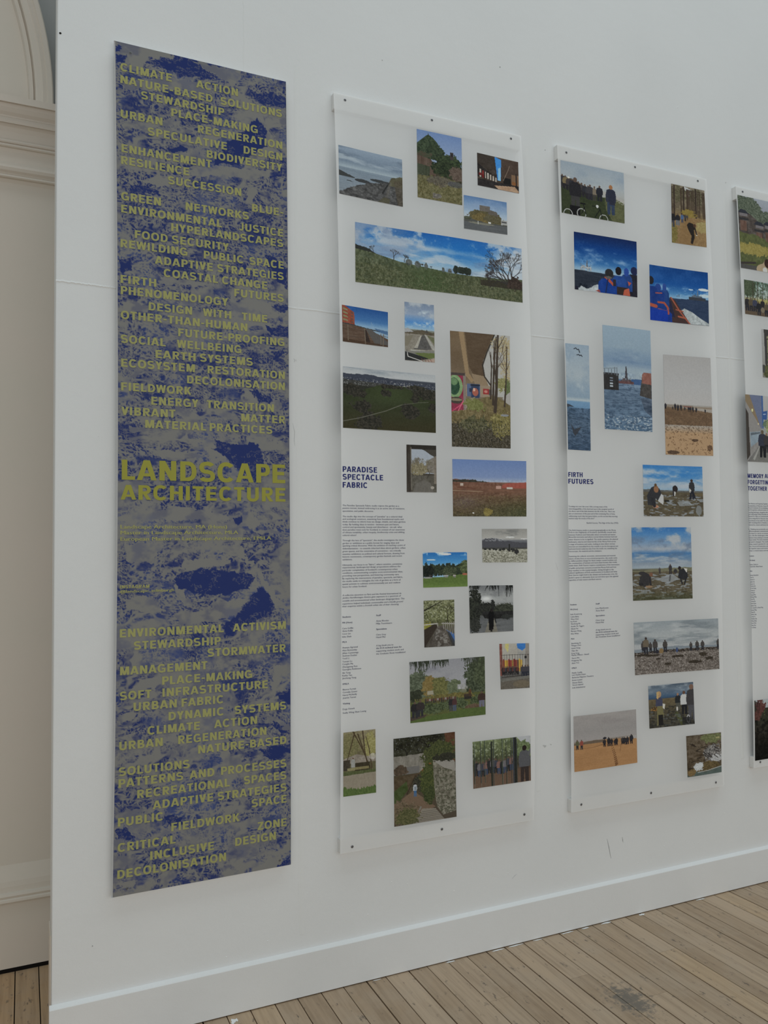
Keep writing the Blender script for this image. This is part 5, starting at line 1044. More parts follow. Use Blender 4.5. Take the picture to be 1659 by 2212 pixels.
def q1(p):
    p.g((0, (128, 138, 148)), (.35, (142, 148, 152)), (.5, (146, 146, 144)), (.65, (128, 126, 116)), (.66, (56, 62, 42)), (1, (46, 54, 34))); p.cloud(-.1, .4, (118, 130, 144), .5, 3, 5, .3, .6)
    p.ov(p.rough(.01, 30, (0, .28), (.15, .31), (.35, .4), (.55, .5), (.7, .6), (1, .62)) & (p.U < .72), (64, 62, 52)); p.ov(p.poly((.55, .5), (1, .6), (1, .56), (.6, .42)), (146, 142, 138)); m = p.under((0, .5), (.5, .58), (.75, .56), (1, .62)); p.ov(m, (52, 60, 36)); p.tex(m, 8, 20, 20, 3, (1, 1, .6)); p.ov(p.poly((.68, .56), (.85, .55), (1, .62), (1, 1), (.8, 1), (.7, .8)), (84, 86, 54)); p.tex(p.rect(.66, .55, 1, 1), 16, 40, 40, 3, (1, 1, .6)); p.speck(p.poly((.8, .54), (1, .6), (1, .66), (.84, .6)), (160, 158, 152), .5, 40, 40, .7)
    for k in range(9): p.man(.02+.05*k, .52+.016*k, .26, ((50, 50, 56), (110, 96, 68), (62, 56, 56), (44, 44, 50))[k % 4], (40, 38, 42), wide=1.3)
    p.ov(p.ell(.12, .3, .02, .016), (190, 180, 170)); p.man(.45, .66, .3, (56, 54, 58), (44, 42, 48), wide=1.3); p.man(.52, .66, .28, (110, 98, 84), (60, 56, 52), wide=.8); p.man(.6, .65, .3, (38, 38, 46), (36, 36, 42), wide=1.3); p.man(.22, .9, .62, (38, 36, 40), (58, 56, 56), wide=1.1); p.ov(p.rect(.13, .82, .29, 1), (26, 24, 26)); p.man(.78, .88, .58, (46, 48, 62), (48, 58, 78), (142, 96, 60), 1.05)
    p.ov(p.poly((.73, .4), (.84, .42), (.85, .68), (.75, .68)), (42, 44, 58))
    for cu, cv in ((.31, .95), (.66, 1.0), (.1, 1.0)): p.ov(p.ell(cu, cv, .072, .1) & ~p.ell(cu, cv, .062, .086), (150, 150, 148))
    for a in ([(.34, .76), (.38, .95)], [(.31, .95), (.36, .82)], [(.54, .78), (.6, .8), (.64, .98)], [(.52, .98), (.6, .82)], [(.48, .77), (.56, .76)]): p.ov(p.ln(a, .014), (24, 26, 26))
    p.ov(p.ell(.335, .755, .05, .016), (22, 22, 24)); p.ov(p.ell(.56, .76, .02, .03), (170, 170, 168))
def q2(p):
    p.g((0, (118, 108, 92)), (.4, (96, 84, 66)), (.55, (120, 100, 66)), (1, (130, 102, 66))); p.tex(p.V < .55, 34, 16, 22, 4, (1, .95, .8)); p.ov(p.poly((.38, 0), (.7, .06), (.6, .18), (.45, .14)), (160, 162, 164)); p.blob(.2, .15, .24, .14, (70, 66, 46), (104, 96, 74), 14, .7); p.blob(.75, .15, .25, .14, (66, 62, 44), (104, 96, 76), 14, .7)
    for k in range(18): u = p.rg.random(); p.ov(p.ln([(u, .05), (u + p.rg.uniform(-.01, .01), .5)], .012 + .012*p.rg.random()), (64, 50, 40), .85)
    for u in (.08, .36, .72): p.ov(p.ln([(u, .02), (u, .52)], .026), (56, 44, 38))
    p.blob(.5, .46, .2, .06, (112, 96, 40), (132, 112, 56), 16); p.ov(p.V > .53, (126, 100, 66)); m = p.V > .5; p.tex(m, 20, 26, 40, 3, (1, .9, .6)); p.ov(p.poly((.3, .55), (.6, .52), (.75, .8), (.6, 1), (.2, 1)), (118, 90, 56), .5); p.blob(.9, .66, .2, .1, (132, 116, 72), (146, 132, 88), 18); p.blob(.05, .85, .12, .2, (96, 84, 40), (120, 108, 60), 18)
    p.man(.02, .73, .26, (36, 34, 36), (60, 60, 66), wide=1.3); p.man(.18, .69, .2, (38, 36, 40), (90, 96, 104), wide=1.2); p.man(.31, .64, .16, (70, 88, 116), (66, 68, 80)); p.man(.4, .6, .12, (60, 58, 60)); p.man(.46, .58, .1, (70, 66, 62)); p.ov(p.poly((.44, .66), (.5, .61), (.6, .62), (.68, .66), (.71, .74), (.66, .72), (.64, .74), (.66, .86), (.6, .98), (.54, .97), (.57, .84), (.48, .74)), (40, 34, 32)); p.ov(p.ell(.665, .655, .04, .03), (74, 52, 40)); p.ov(p.ell(.72, .8, .02, .025), (180, 172, 160)); p.ov(p.ln([(.68, .72), (.72, .8)], .02), (48, 40, 38))
def rig(p, u, v, s, c, c2):
    k = s/p.asp
    p.ov(p.rect(u-k*.9, v-s*.75, u+k*.9, v-s*.45), c); p.ov(p.rect(u-k*1.05, v-s*.52, u+k*1.05, v-s*.42), c2)
    for d in (-.8, -.35, .3, .75): p.ov(p.rect(u+k*d-k*.14, v-s*.5, u+k*d+k*.14, v), c)
    p.ov(p.poly((u+k*.02, v-s*.7), (u+k*.3, v-s*.7), (u+k*.2, v-s*1.9), (u+k*.12, v-s*1.9)), c2); p.ov(p.rect(u-k*.6, v-s*.95, u-k*.2, v-s*.7), c); p.ov(p.ln([(u-k*.6, v-s*.8), (u-k*.95, v-s*1.2)], s*.05), c2); p.ov(p.ln([(u+k*.6, v-s*.8), (u+k*.9, v-s*1.1)], s*.05), c2); p.tex(p.rect(u-k*1.1, v-s*2, u+k*1.1, v), 30, 40, 40)
def jackets(p, it):
    for u, v, a, b, c, hd in it:
        c = tuple(x*k for x, k in zip(c, (1.1, .98, .84)))
        p.ov(p.poly((u-a, v+b), (u-a*.95, v+.08), (u-a*.6, v+.01), (u+a*.6, v), (u+a*.95, v+.07), (u+a, v+b)), c); p.tex(p.rect(u-a, v, u+a, v+b), 12, 12, 6)
        if hd: p.ov(p.ell(u + hd[0], v-.04+hd[2], a*.42, .075), hd[1])
def q3(p):
    p.g((0, (20, 44, 88)), (.25, (20, 58, 112)), (.5, (54, 98, 142)), (.62, (120, 146, 168)), (.66, (128, 150, 168)), (.67, (44, 50, 62)), (1, (40, 46, 58))); p.cloud(.22, .66, (132, 154, 176), .5, 4, 7, .25, .7); p.cloud(.1, .4, (70, 100, 140), .58, 5, 5, .2, .5); p.ov(np.clip((.2-p.V)/.2, 0, 1), (26, 34, 66), .5)
    m = p.under((0, .65), (.35, .66), (1, .68)); p.ov(m, (42, 48, 60)); p.tex(m, 10, 6, 40); rig(p, .18, .655, .1, (140, 146, 152), (92, 90, 92)); p.ov(p.rough(.03, 20, (0, 2), (.05, .98), (.1, .94), (.2, .95), (.36, .88), (.4, .9), (.41, 2)), (150, 156, 160)); p.tex(p.rect(.05, .88, .42, 1), 24, 24, 20)
    jackets(p, ((.95, .6, .14, .5, (34, 36, 54), (.0, (34, 38, 66), -.02)), (.82, .62, .1, .3, (34, 62, 128), (0, (44, 68, 128), 0)), (.7, .66, .12, .4, (32, 64, 138), (-.01, (28, 26, 32), -.04)), (.52, .74, .16, .4, (28, 60, 142), (.02, (40, 40, 42), -.06))))
    p.ov(p.poly((.66, .86), (.84, .86), (.86, 1), (.66, 1)), (50, 40, 38)); p.ov(p.poly((.46, .72), (.5, .7), (.64, .84), (.6, .86)), (160, 72, 52)); p.ov(p.poly((.78, .9), (.86, .86), (.88, 1), (.76, 1)), (164, 78, 56)); p.ov(p.poly((.84, .74), (.9, .76), (.86, .82)), (164, 76, 56)); p.ov(p.ln([(.52, .74), (.48, 1)], .02), (30, 40, 70)); p.ov(p.rect(.6, .74, .65, .86), (44, 40, 48)); p.ov(p.poly((.32, .98), (.38, .95), (.4, 1)), (140, 64, 50)); p.ov(p.ell(.53, .72, .05, .025), (86, 82, 80)); p.ov(p.rect(0, .94, .06, 1), (34, 34, 48))
def q4(p):
    p.g((0, (22, 58, 108)), (.3, (30, 74, 128)), (.46, (70, 112, 150)), (.55, (118, 148, 172)), (.56, (44, 56, 78)), (1, (56, 66, 86))); p.cloud(.3, .56, (150, 170, 188), .52, 5, 12, .15, .6); p.ov(p.ell(.92, .34, .09, .025), (176, 188, 198)); p.ov(p.ell(.93, .45, .09, .03), (176, 188, 198), .8); p.ov(p.ell(.7, .36, .04, .015), (150, 170, 190)); p.cloud(-.1, .3, (56, 96, 146), .55, 3, 3, .3, .5)
    m = p.under((0, .52), (.4, .56), (1, .52)); p.ov(m, (46, 58, 80)); p.tex(m, 8, 10, 50); rig(p, .8, .54, .1, (74, 84, 96), (84, 98, 112)); p.ov(p.rect(.66, .49, .95, .545), (54, 58, 66)); rig(p, .48, .52, .03, (92, 104, 118), (92, 104, 118)); p.ov(p.poly((.5, .8), (.58, .72), (.72, .78), (.86, .88), (1, .96), (1, 1), (.68, 1)), (146, 152, 154)); p.tex(p.poly((.5, .8), (.58, .72), (.72, .78), (.86, .88), (1, .96), (1, 1), (.68, 1)), 30, 30, 30)
    p.ov(p.poly((.34, .54), (.42, .58), (.68, 1), (.3, 1)), (66, 48, 46)); p.ov(p.ln([(.36, .55), (.5, .78), (.68, 1.01)], .025), (146, 76, 58)); p.ov(p.ln([(.44, .76), (.56, .78)], .02), (150, 80, 60)); p.ov(p.ln([(.48, .88), (.6, .9)], .03), (150, 80, 60)); p.ov(p.poly((.3, .56), (.36, .62), (.42, .9), (.34, .9)), (40, 40, 60))
    jackets(p, ((.25, .42, .08, .4, (32, 62, 128), (0, (46, 70, 124), 0)), (.14, .44, .12, .4, (30, 58, 132), (0, (40, 62, 116), 0)), (.02, .38, .12, .7, (30, 56, 128), (0, (36, 36, 42), -.06)), (.18, .78, .2, .4, (28, 56, 140), None)))
    p.ov(p.ln([(.14, .66), (.24, .66), (.3, .74), (.31, .85)], .035), (152, 72, 54)); p.ov(p.ln([(.0, .72), (.1, .74)], .06), (152, 72, 54)); p.ov(p.ln([(.1, .5), (.2, .49)], .02), (150, 76, 62)); p.ov(p.ln([(.14, .78), (.3, .8)], .015), (156, 76, 56)); p.ov(p.rect(0, .78, .3, 1), (26, 54, 140), .6)
def q5(p):
    p.g((0, (128, 142, 156)), (.3, (142, 152, 160)), (.44, (122, 138, 152)), (.5, (120, 136, 150)), (.53, (150, 160, 166)), (.545, (104, 130, 154)), (.6, (98, 124, 148)), (.61, (70, 88, 108)), (.75, (78, 94, 112)), (1, (58, 74, 94))); p.cloud(-.1, .5, (116, 132, 148), .5, 2, 9, .3, .7); p.cloud(.02, .48, (158, 166, 172), .56, 2, 7, .2, .7); p.ov(p.poly((0, .57), (.12, .575), (.3, .595), (0, .6)), (58, 64, 74)); m = p.V > .6; p.tex(m, 26, 5, 50, 4); p.speck(m, (44, 58, 74), .6, 6, 60, .7)
    for b in ([(.36, .045), (.44, .035), (.5, .05), (.56, .045), (.6, .075)], [(.48, .1), (.56, .095), (.6, .105), (.66, .098), (.7, .11)]): p.ov(p.ln(b, .008), (44, 46, 54))
    p.ov(p.poly((.14, .75), (.3, .81), (.36, .8), (.6, .78), (.44, .84), (.34, .87), (.26, .85)), (56, 60, 68))
def q6(p):
    p.g((0, (128, 144, 158)), (.2, (124, 140, 154)), (.34, (106, 124, 144)), (.4, (130, 144, 156)), (.5, (136, 148, 158)), (.52, (70, 88, 112)), (.56, (96, 112, 130)), (.7, (84, 100, 118)), (1, (84, 104, 124))); p.cloud(-.1, .36, (142, 154, 164), .5, 2, 5, .3, .7); p.cloud(.2, .5, (98, 116, 138), .5, 2, 12, .2, .6); p.ov(p.poly((.56, .5), (.78, .495), (.78, .55), (.56, .55)), (62, 84, 116))
    m = p.V > .55; p.ov(m & (p.V < .58), (98, 114, 132)); p.tex(m, 26, 7, 50, 4); p.speck(m, (52, 66, 84), .6, 9, 60, .6); p.speck(p.V > .86, (160, 168, 174), .66, 16, 60, .8)
    rig(p, .46, .545, .05, (84, 72, 74), (66, 62, 70)); p.ov(p.poly((.43, .5), (.49, .5), (.47, .38), (.45, .38)), (66, 62, 68)); p.ov(p.rect(.3, .525, .62, .55), (92, 64, 64)); p.tex(p.rect(.3, .46, .62, .55), 18, 50, 60)
    p.ov(p.rect(0, .455, .31, .475), (52, 52, 54)); p.ov(p.rect(0, .47, .3, .62), (48, 46, 46)); p.tex(p.rect(0, .46, .31, .63), 12, 26, 12)
    for k in range(4): p.ov(p.rect(.12, .5+.026*k, .18, .512+.026*k), (150, 158, 166) if k > 1 else (110, 118, 130))
    for u in (.02, .1, .16, .22, .27): p.ov(p.ln([(u, .47), (u, .42 if u < .2 else .4)], .006), (90, 96, 104))
    p.ov(p.ln([(0, .42), (.27, .405)], .005), (100, 108, 116)); p.ov(p.rect(.25, .4, .28, .48), (112, 122, 132), .6); p.ov(p.poly((.74, .65), (.8, .44), (.83, .425), (1, .425), (1, .68), (.74, .655)), (70, 66, 64)); p.ov(p.poly((.79, .53), (.8, .44), (.83, .425), (1, .425), (1, .54)), (128, 84, 74)); p.tex(p.rect(.74, .42, 1, .68), 16, 22, 36); p.ov(p.poly((.76, .68), (1, .68), (1, .86), (.84, .8)), (58, 66, 80), .6); p.tex(p.rect(.74, .68, 1, .9), 26, 6, 40)
def q7(p):
    p.g((0, (146, 143, 142)), (.3, (152, 150, 150)), (.49, (156, 152, 150)), (.5, (142, 138, 134)), (.53, (118, 98, 78)), (.57, (104, 82, 62)), (.68, (106, 84, 60)), (.76, (150, 118, 84)), (1, (158, 124, 88))); p.ov(p.under((0, .505), (.5, .52), (1, .53)), (142, 134, 126)); m = p.under((0, .52), (.4, .53), (1, .565)); p.ov(m & (p.V < .7), (104, 82, 62)); p.ov(p.rect(0, .5, .6, .535), (112, 98, 84), .5); p.tex(m, 16, 14, 36, 4, (1, .9, .7)); p.ov(np.clip((p.V-.7)/.08, 0, 1), (158, 122, 84), .75); p.speck(p.V > .72, (98, 72, 50), .7, 22, 40, .75); p.speck(p.rect(0, .57, 1, .78), (78, 62, 48), .6, 30, 60, .6); p.blob(.62, .85, .07, .014, (70, 54, 42), None, 30, .3); p.blob(.15, .975, .14, .02, (72, 56, 44), None, 30, .4); p.blob(.93, .92, .06, .03, (84, 64, 48), None, 30, .5)
    for u, v, h in ((.02, .545, .06), (.17, .55, .035), (.22, .55, .065), (.28, .56, .065), (.34, .555, .06), (.42, .555, .04), (.5, .565, .055), (.54, .565, .055), (.59, .565, .055), (.66, .57, .055), (.85, .57, .04)): p.man(u, v, h, (48, 46, 52), (40, 38, 42), (60, 50, 44), 1.1)
    p.ov(p.rect(.4, .508, .56, .516), (120, 66, 60))
def flat(p, wet=.5):
    m = p.under((0, .47 if wet else .5), (1, .52)); return m
def q8(p):
    p.g((0, (58, 108, 156)), (.2, (62, 112, 158)), (.4, (130, 146, 162)), (.48, (122, 146, 166)), (.5, (96, 96, 92)), (.55, (86, 80, 66)), (1, (64, 62, 46))); p.cloud(.05, .5, (152, 160, 170), .44, 3, 7, .22, .9); p.cloud(-.1, .3, (120, 144, 168), .5, 2, 6, .3, .6); m = p.V > .5; p.ov(p.rough(.01, 20, (0, .47), (.5, .49), (1, .5)), (88, 88, 86)); p.ov(p.V > .52, (84, 76, 60)); p.tex(m, 18, 14, 30, 3, (1, 1, .8)); p.speck(p.V > .58, (130, 138, 148), .64, 8, 22, .85); p.ov(p.poly((.56, .72), (.74, .68), (.82, .78), (.6, .8)), (138, 146, 156), .6); p.tex(p.V > .75, 14, 50, 30); p.ov(p.poly((.7, .56), (1, .54), (1, .6)), (100, 88, 64), .7); p.ov(p.ell(.92, .88, .05, .1), (126, 134, 142), .6)
    p.ov(p.poly((.07, .78), (.06, .6), (.13, .44), (.2, .4), (.27, .46), (.31, .58), (.3, .72), (.24, .7), (.2, .64), (.2, .8)), (50, 50, 54)); p.ov(p.ell(.215, .47, .04, .07), (128, 92, 66)); p.ov(p.ell(.205, .39, .022, .03), (88, 66, 44)); p.ov(p.poly((.24, .7), (.3, .56), (.335, .6), (.33, .78)), (162, 162, 162)); p.ov(p.ell(.2, .81, .05, .03), (156, 112, 90)); p.ov(p.ln([(.14, .66), (.18, .8)], .06), (44, 44, 48)); p.ov(p.ell(.39, .7, .05, .015), (28, 28, 28))
    p.ov(p.ell(.53, .46, .045, .07), (46, 40, 40)); p.ov(p.poly((.485, .6), (.5, .5), (.54, .52), (.53, .6)), (160, 158, 156)); p.ov(p.rect(.49, .5, .515, .6), (52, 48, 48)); p.man(.81, .66, .4, (50, 50, 54), (40, 42, 52), (60, 46, 40), .85); p.ov(p.poly((.77, .44), (.8, .48), (.79, .54), (.765, .5)), (170, 166, 160)); p.ov(p.poly((.76, .66), (.79, .5), (.84, .5), (.88, .65), (.85, .65), (.81, .55), (.78, .66)), (38, 40, 48))
def q9(p):
    p.g((0, (54, 100, 148)), (.1, (80, 118, 156)), (.3, (136, 144, 156)), (.36, (70, 106, 142)), (.5, (120, 130, 142)), (.56, (132, 144, 154)), (.58, (86, 84, 70)), (1, (60, 60, 42))); p.cloud(-.1, .36, (150, 154, 160), .44, 4, 6, .18, .95); p.cloud(.3, .57, (148, 154, 160), .44, 3, 16, .22, .85); p.cloud(.1, .5, (92, 104, 122), .58, 4, 8, .15, .6); p.ov(p.rough(.008, 16, (0, .6), (.4, .575), (.7, .56), (1, .56)) & (p.V < .62), (106, 104, 82)); p.ov(p.V > .61, (86, 78, 62)); p.tex(p.V > .6, 16, 14, 40, 3, (1, 1, .8)); p.speck(p.V > .64, (128, 134, 140), .6, 7, 30, .85); p.ov(p.poly((.4, .72), (.66, .64), (.78, .72), (.6, .78)), (132, 138, 146), .7); p.ov(np.clip((p.V-.86)/.14, 0, 1), (62, 66, 40), .7); p.tex(p.V > .8, 18, 50, 40)
    p.man(.455, .645, .09, (70, 66, 66), (58, 54, 54)); p.man(.635, .65, .14, (58, 54, 56), (48, 46, 50)); p.ov(p.ln([(.63, .67), (.62, .74)], .02), (58, 58, 60), .6); p.ov(p.ell(.16, .63, .06, .025), (52, 50, 52)); p.ov(p.ell(.72, .61, .03, .03), (56, 54, 56)); p.ov(p.poly((.1, .78), (.12, .68), (.22, .62), (.31, .66), (.3, .72), (.26, .8), (.2, .82)), (52, 50, 52)); p.ov(p.ell(.31, .65, .03, .028), (110, 78, 60)); p.ov(p.ln([(.29, .7), (.3, .8)], .025), (46, 44, 48)); p.ov(p.ell(.27, .815, .06, .016), (128, 104, 80)); p.ov(p.ell(.14, .78, .04, .02), (44, 42, 44))
    p.ov(p.poly((.76, .7), (.78, .6), (.86, .57), (.92, .62), (.93, .7), (.88, .74), (.8, .72)), (44, 44, 48)); p.ov(p.ell(.79, .57, .026, .026), (44, 36, 36)); p.ov(p.poly((.86, .57), (.92, .58), (.91, .64)), (176, 172, 166)); p.ov(p.ln([(.8, .7), (.83, .79)], .02), (40, 40, 44)); p.ov(p.ln([(.9, .7), (.87, .79)], .02), (40, 40, 44))
def q10(p):
    p.g((0, (124, 132, 138)), (.3, (144, 148, 150)), (.5, (146, 148, 150)), (.55, (116, 122, 128)), (.58, (90, 86, 80)), (1, (104, 96, 88))); p.cloud(-.1, .55, (108, 116, 122), .46, 3, 8, .22, .9); p.cloud(0, .5, (160, 162, 164), .58, 3, 10, .15, .6); p.ov(p.rough(.006, 10, (0, .52), (.5, .49), (1, .52)) & (p.V < .6), (112, 120, 128)); m = p.rough(.012, 22, (0, .58), (.12, .585), (.3, .56), (.5, .555), (.75, .55), (1, .56)); p.ov(m, (100, 92, 86)); p.ov(p.rough(.01, 20, (0, .58), (.3, .555), (.6, .55), (1, .555)) & (p.V < .6), (52, 44, 38), .8); p.tex(m, 30, 40, 34); p.tex(m, 22, 90, 70, 2); p.speck(m, (150, 144, 140), .64, 70, 50, .7); p.speck(m, (56, 48, 44), .66, 50, 40, .7)
    for u, v, a, b in ((.5, .69, .07, .025), (.38, .83, .035, .025), (.8, .68, .05, .04), (.7, .82, .08, .03), (.87, .77, .05, .03), (.08, .63, .1, .02), (.2, .65, .1, .02), (.27, .72, .03, .015)): p.blob(u, v, a, b, (46, 40, 34), (66, 58, 48), 40, .6)
    for u, v, h, w in ((.1, .58, .22, 1), (.135, .62, .33, 1), (.185, .58, .19, 1.1), (.24, .61, .27, 1.1), (.355, .6, .24, 1.1), (.655, .6, .17, 1.1), (.73, .6, .19, 1.2), (.795, .6, .19, 1.2), (.99, .6, .2, 1)): p.man(u, v, h, (66, 62, 60) if h < .3 else (96, 86, 72), (44, 44, 50), (58, 48, 44), w)
    p.ov(p.ell(.31, .57, .025, .05), (120, 98, 66)); p.ov(p.ell(.265, .58, .015, .04), (44, 44, 52)); p.ov(p.ell(.49, .57, .014, .05), (60, 72, 100)); p.ov(p.ell(.455, .575, .01, .035), (60, 56, 54))
def q11(p):
    p.g((0, (70, 82, 96)), (.15, (104, 116, 128)), (.28, (62, 82, 104)), (.32, (54, 70, 90)), (.33, (96, 84, 62)), (.5, (84, 76, 58)), (1, (62, 60, 52))); p.cloud(-.1, .26, (140, 148, 156), .52, 3, 8, .15, .7); p.cloud(-.1, .3, (56, 72, 92), .5, 3, 6, .2, .5); p.tex(p.V > .33, 16, 14, 24, 3, (1, 1, .8)); p.blob(.15, .55, .08, .05, (120, 84, 40), None, 20); p.speck(p.V > .5, (40, 40, 38), .55, 12, 20, .7); p.ov(p.poly((.56, .7), (.62, .66), (.8, .95), (.7, 1)), (72, 76, 40), .8); p.speck(p.V > .6, (92, 98, 104), .66, 10, 16, .6)
    p.ov(p.poly((.17, .95), (.18, .5), (.3, .48), (.32, .7), (.28, .9), (.24, .7), (.22, .94)), (104, 98, 66)); p.ov(p.poly((.15, .5), (.16, .3), (.24, .26), (.3, .34), (.31, .5)), (62, 64, 82)); p.ov(p.ell(.23, .22, .05, .075), (150, 120, 90)); p.ov(p.poly((.17, .3), (.18, .16), (.23, .15), (.21, .34)), (166, 138, 92)); p.ov(p.poly((.3, .44), (.36, .46), (.34, .58), (.3, .54)), (172, 168, 160)); p.ov(p.rect(.2, .7, .3, .95), (36, 34, 34)); p.man(.64, .63, .4, (40, 42, 44), (76, 76, 70), (140, 106, 84), 1); p.man(.78, .75, .56, (164, 164, 164), (34, 34, 38), (90, 66, 54), .95); p.man(.95, .9, .85, (60, 58, 60), (72, 72, 78), (110, 84, 70), .9); p.ov(p.ell(.62, .6, .02, .05), (170, 166, 160)); p.ov(p.ell(.86, .86, .04, .1) & ~p.ell(.86, .86, .025, .075), (150, 150, 152)); p.ov(p.rect(.72, .82, .92, .98), (34, 34, 36), .7)
def q12(p):
    p.g((0, (138, 133, 131)), (.3, (130, 126, 125)), (.46, (136, 131, 130)), (.5, (112, 98, 84)), (.55, (150, 112, 74)), (.75, (150, 108, 68)), (1, (148, 104, 64))); p.cloud(-.1, .46, (120, 114, 114), .5, 2, 6, .3, .5); p.ov(p.poly((.7, .5), (1, .47), (1, .54)), (142, 138, 136)); m = p.rough(.004, 10, (0, .5), (.4, .48), (.6, .5), (.9, .5), (1, .6)); p.ov(m, (148, 110, 72)); p.ov(p.rough(.008, 16, (0, .5), (.3, .475), (.46, .48), (.47, 2)) & (p.V < .53), (98, 84, 70)); p.ov(p.poly((.4, .57), (.62, .56), (.7, .64), (.5, .62)), (136, 98, 62), .6); p.tex(m, 7, 5, 20, 3, (1, .85, .6)); p.ov(p.ln([(0, .6), (.3, .6), (.5, .56)], .01), (96, 68, 44), .6); p.ov(p.ln([(.74, .6), (.72, .74)], .01), (108, 74, 46), .6)
    for k in range(22): t = k/21; p.ov(p.ell(.59 + .1*t + .012*(-1)**k - .03*t*t, .62 + .36*t, .008+.008*t, .008+.007*t), (104, 70, 44))
    for u, h, c in ((.47, .15, (48, 44, 46)), (.54, .17, (40, 38, 42)), (.585, .14, (44, 42, 46)), (.64, .12, (48, 44, 46)), (.665, .14, (40, 38, 42)), (.76, .14, (60, 54, 52)), (.79, .14, (44, 42, 46)), (.81, .13, (44, 42, 46)), (.845, .15, (44, 42, 46)), (.91, .18, (42, 42, 48))): p.man(u, .62 + (.01 if u > .8 else 0), h, c, (40, 38, 42), (56, 48, 44), 1.25)
    p.ov(p.ell(.475, .46, .03, .02), (40, 40, 46)); p.man(.05, .61, .18, (84, 84, 60), (48, 46, 46)); p.man(.115, .615, .18, (128, 66, 56), (50, 48, 52))
def q13(p):
    p.g((0, (86, 76, 62)), (.5, (84, 72, 58)), (.85, (72, 62, 48)), (1, (66, 78, 72))); p.tex(p.ones(), 40, 14, 16, 5); p.blob(.72, .12, .3, .12, (84, 92, 50), (112, 116, 74), 16, .7); p.ov(p.rect(.84, .1, .95, .14), (160, 148, 110), .7); p.blob(.75, .5, .26, .24, (66, 64, 64), (142, 138, 134), 12, .5); p.blob(.85, .62, .16, .1, (130, 130, 132), (166, 166, 166), 16, .6)
    for k in range(26): u, v = p.rg.random(), p.rg.uniform(.2, .85); p.ov(p.ln([(u, v), (u+.12, v+.1*p.rg.uniform(-.4, 1.2))], .02), (36, 30, 26), .7)
    p.blob(.55, .8, .4, .12, (74, 62, 40), (104, 88, 58), 14, .4); m = p.rough(.03, 12, (0, .98), (.2, .9), (.5, .92), (.7, .9), (1, .84)); p.ov(m, (74, 88, 84)); p.tex(m, 10, 6, 30); p.blob(.32, .78, .13, .1, (150, 154, 156), (176, 178, 180), 16, .6); p.ov(p.ln([(.3, .92), (.6, .9), (1, .84)], .02), (150, 154, 154), .8); p.blob(.12, .9, .14, .08, (92, 76, 50), None, 16)
def t1(p):
    p.g((0, (134, 138, 146)), (.3, (120, 120, 130)), (.5, (84, 76, 72)), (.6, (84, 90, 50)), (.75, (120, 112, 58)), (.86, (84, 96, 48)), (1, (66, 64, 60)))
    for u, v, a, b in ((.0, .14, .16, .2), (.22, .12, .14, .14), (.36, .2, .16, .16), (.14, .3, .2, .18), (.6, .3, .2, .14), (.85, .25, .2, .2)): p.blob(u, v, a, b, (62, 72, 56), (96, 104, 86), 20, .5)
    p.ov(p.poly((0, .24), (.2, .22), (.45, .34), (1, .34), (1, .56), (0, .52)), (74, 66, 62)); p.tex(p.rect(0, .22, 1, .56), 26, 20, 24)
    for u, v in ((.1, .2), (.42, .33), (.62, .31), (.85, .36)): p.ov(p.poly((u-.12, v+.035), (u-.05, v-.015), (u+.05, v-.005), (u+.12, v+.045)), (46, 48, 56)); p.ov(p.rect(u-.08, v+.04, u+.08, v+.08), (104, 98, 100)); p.ov(p.rect(u-.1, v+.1, u+.1, v+.13), (50, 48, 50)); p.ov(p.rect(u-.07, v+.14, u+.06, v+.28), (96, 72, 62)); p.tex(p.rect(u-.08, v+.14, u+.08, v+.28), 20, 40, 6)
    p.ov(p.poly((.6, .48), (1, .4), (1, .5), (.62, .56)), (104, 58, 54)); p.tex(p.rect(.6, .4, 1, .6), 20, 20, 10); p.ov(p.rect(.64, .56, 1, .64), (50, 46, 44)); p.ov(p.rough(.02, 14, (0, .5), (.4, .52), (.6, .58), (1, .64)), (82, 88, 48)); m = p.V > .52; p.tex(m, 18, 24, 30, 3, (1, 1, .5)); p.blob(.3, .72, .4, .08, (124, 112, 56), (140, 128, 70), 20, .6); p.ov(p.V > .94, (74, 72, 70)); p.ov(p.ln([(0, .93), (.3, .9)], .03), (58, 52, 50))
    p.ov(p.ell(.52, .98, .2, .09), (150, 132, 106)); p.ov(p.poly((.42, .92), (.5, .85), (.62, .9), (.66, 1), (.4, 1)), (146, 128, 104)); p.ov(p.ell(.55, .88, .06, .06), (54, 38, 34)); p.ov(p.poly((.53, .88), (.62, .88), (.68, 1), (.58, 1)), (66, 44, 38)); p.ov(p.ell(.5, .98, .05, .04), (170, 168, 164)); p.man(.78, 1.05, .24, (52, 50, 54), None, (60, 48, 44), 1.5)
def t2(p):
    p.g((0, (92, 118, 104)), (.4, (130, 140, 130)), (.6, (142, 134, 92)), (.8, (90, 76, 62)), (1, (88, 74, 60))); p.tex(p.V < .6, 40, 14, 12, 4); p.speck(p.V < .5, (160, 178, 186), .6, 14, 12, .7); p.speck(p.V < .5, (50, 66, 44), .56, 18, 14, .7); p.blob(.12, .2, .18, .3, (54, 66, 46), (80, 92, 66), 14, .6); p.blob(.5, .62, .3, .12, (140, 132, 70), (156, 148, 96), 16, .7)
    for u in (.2, .32, .46, .6, .75, .9): p.ov(p.ln([(u+.03, 0), (u, .72)], .022), (66, 60, 48))
    for k in range(10): p.man(.06+.1*k, .98 if k in (3, 5, 7) else .9, .4, ((44, 42, 44), (84, 74, 58), (58, 60, 76), (40, 40, 44))[k % 4], (44, 44, 50), wide=1.3)
    p.ov(p.ell(.66, .78, .05, .08), (70, 92, 128)); p.ov(p.ell(.46, .82, .05, .08), (110, 100, 84))
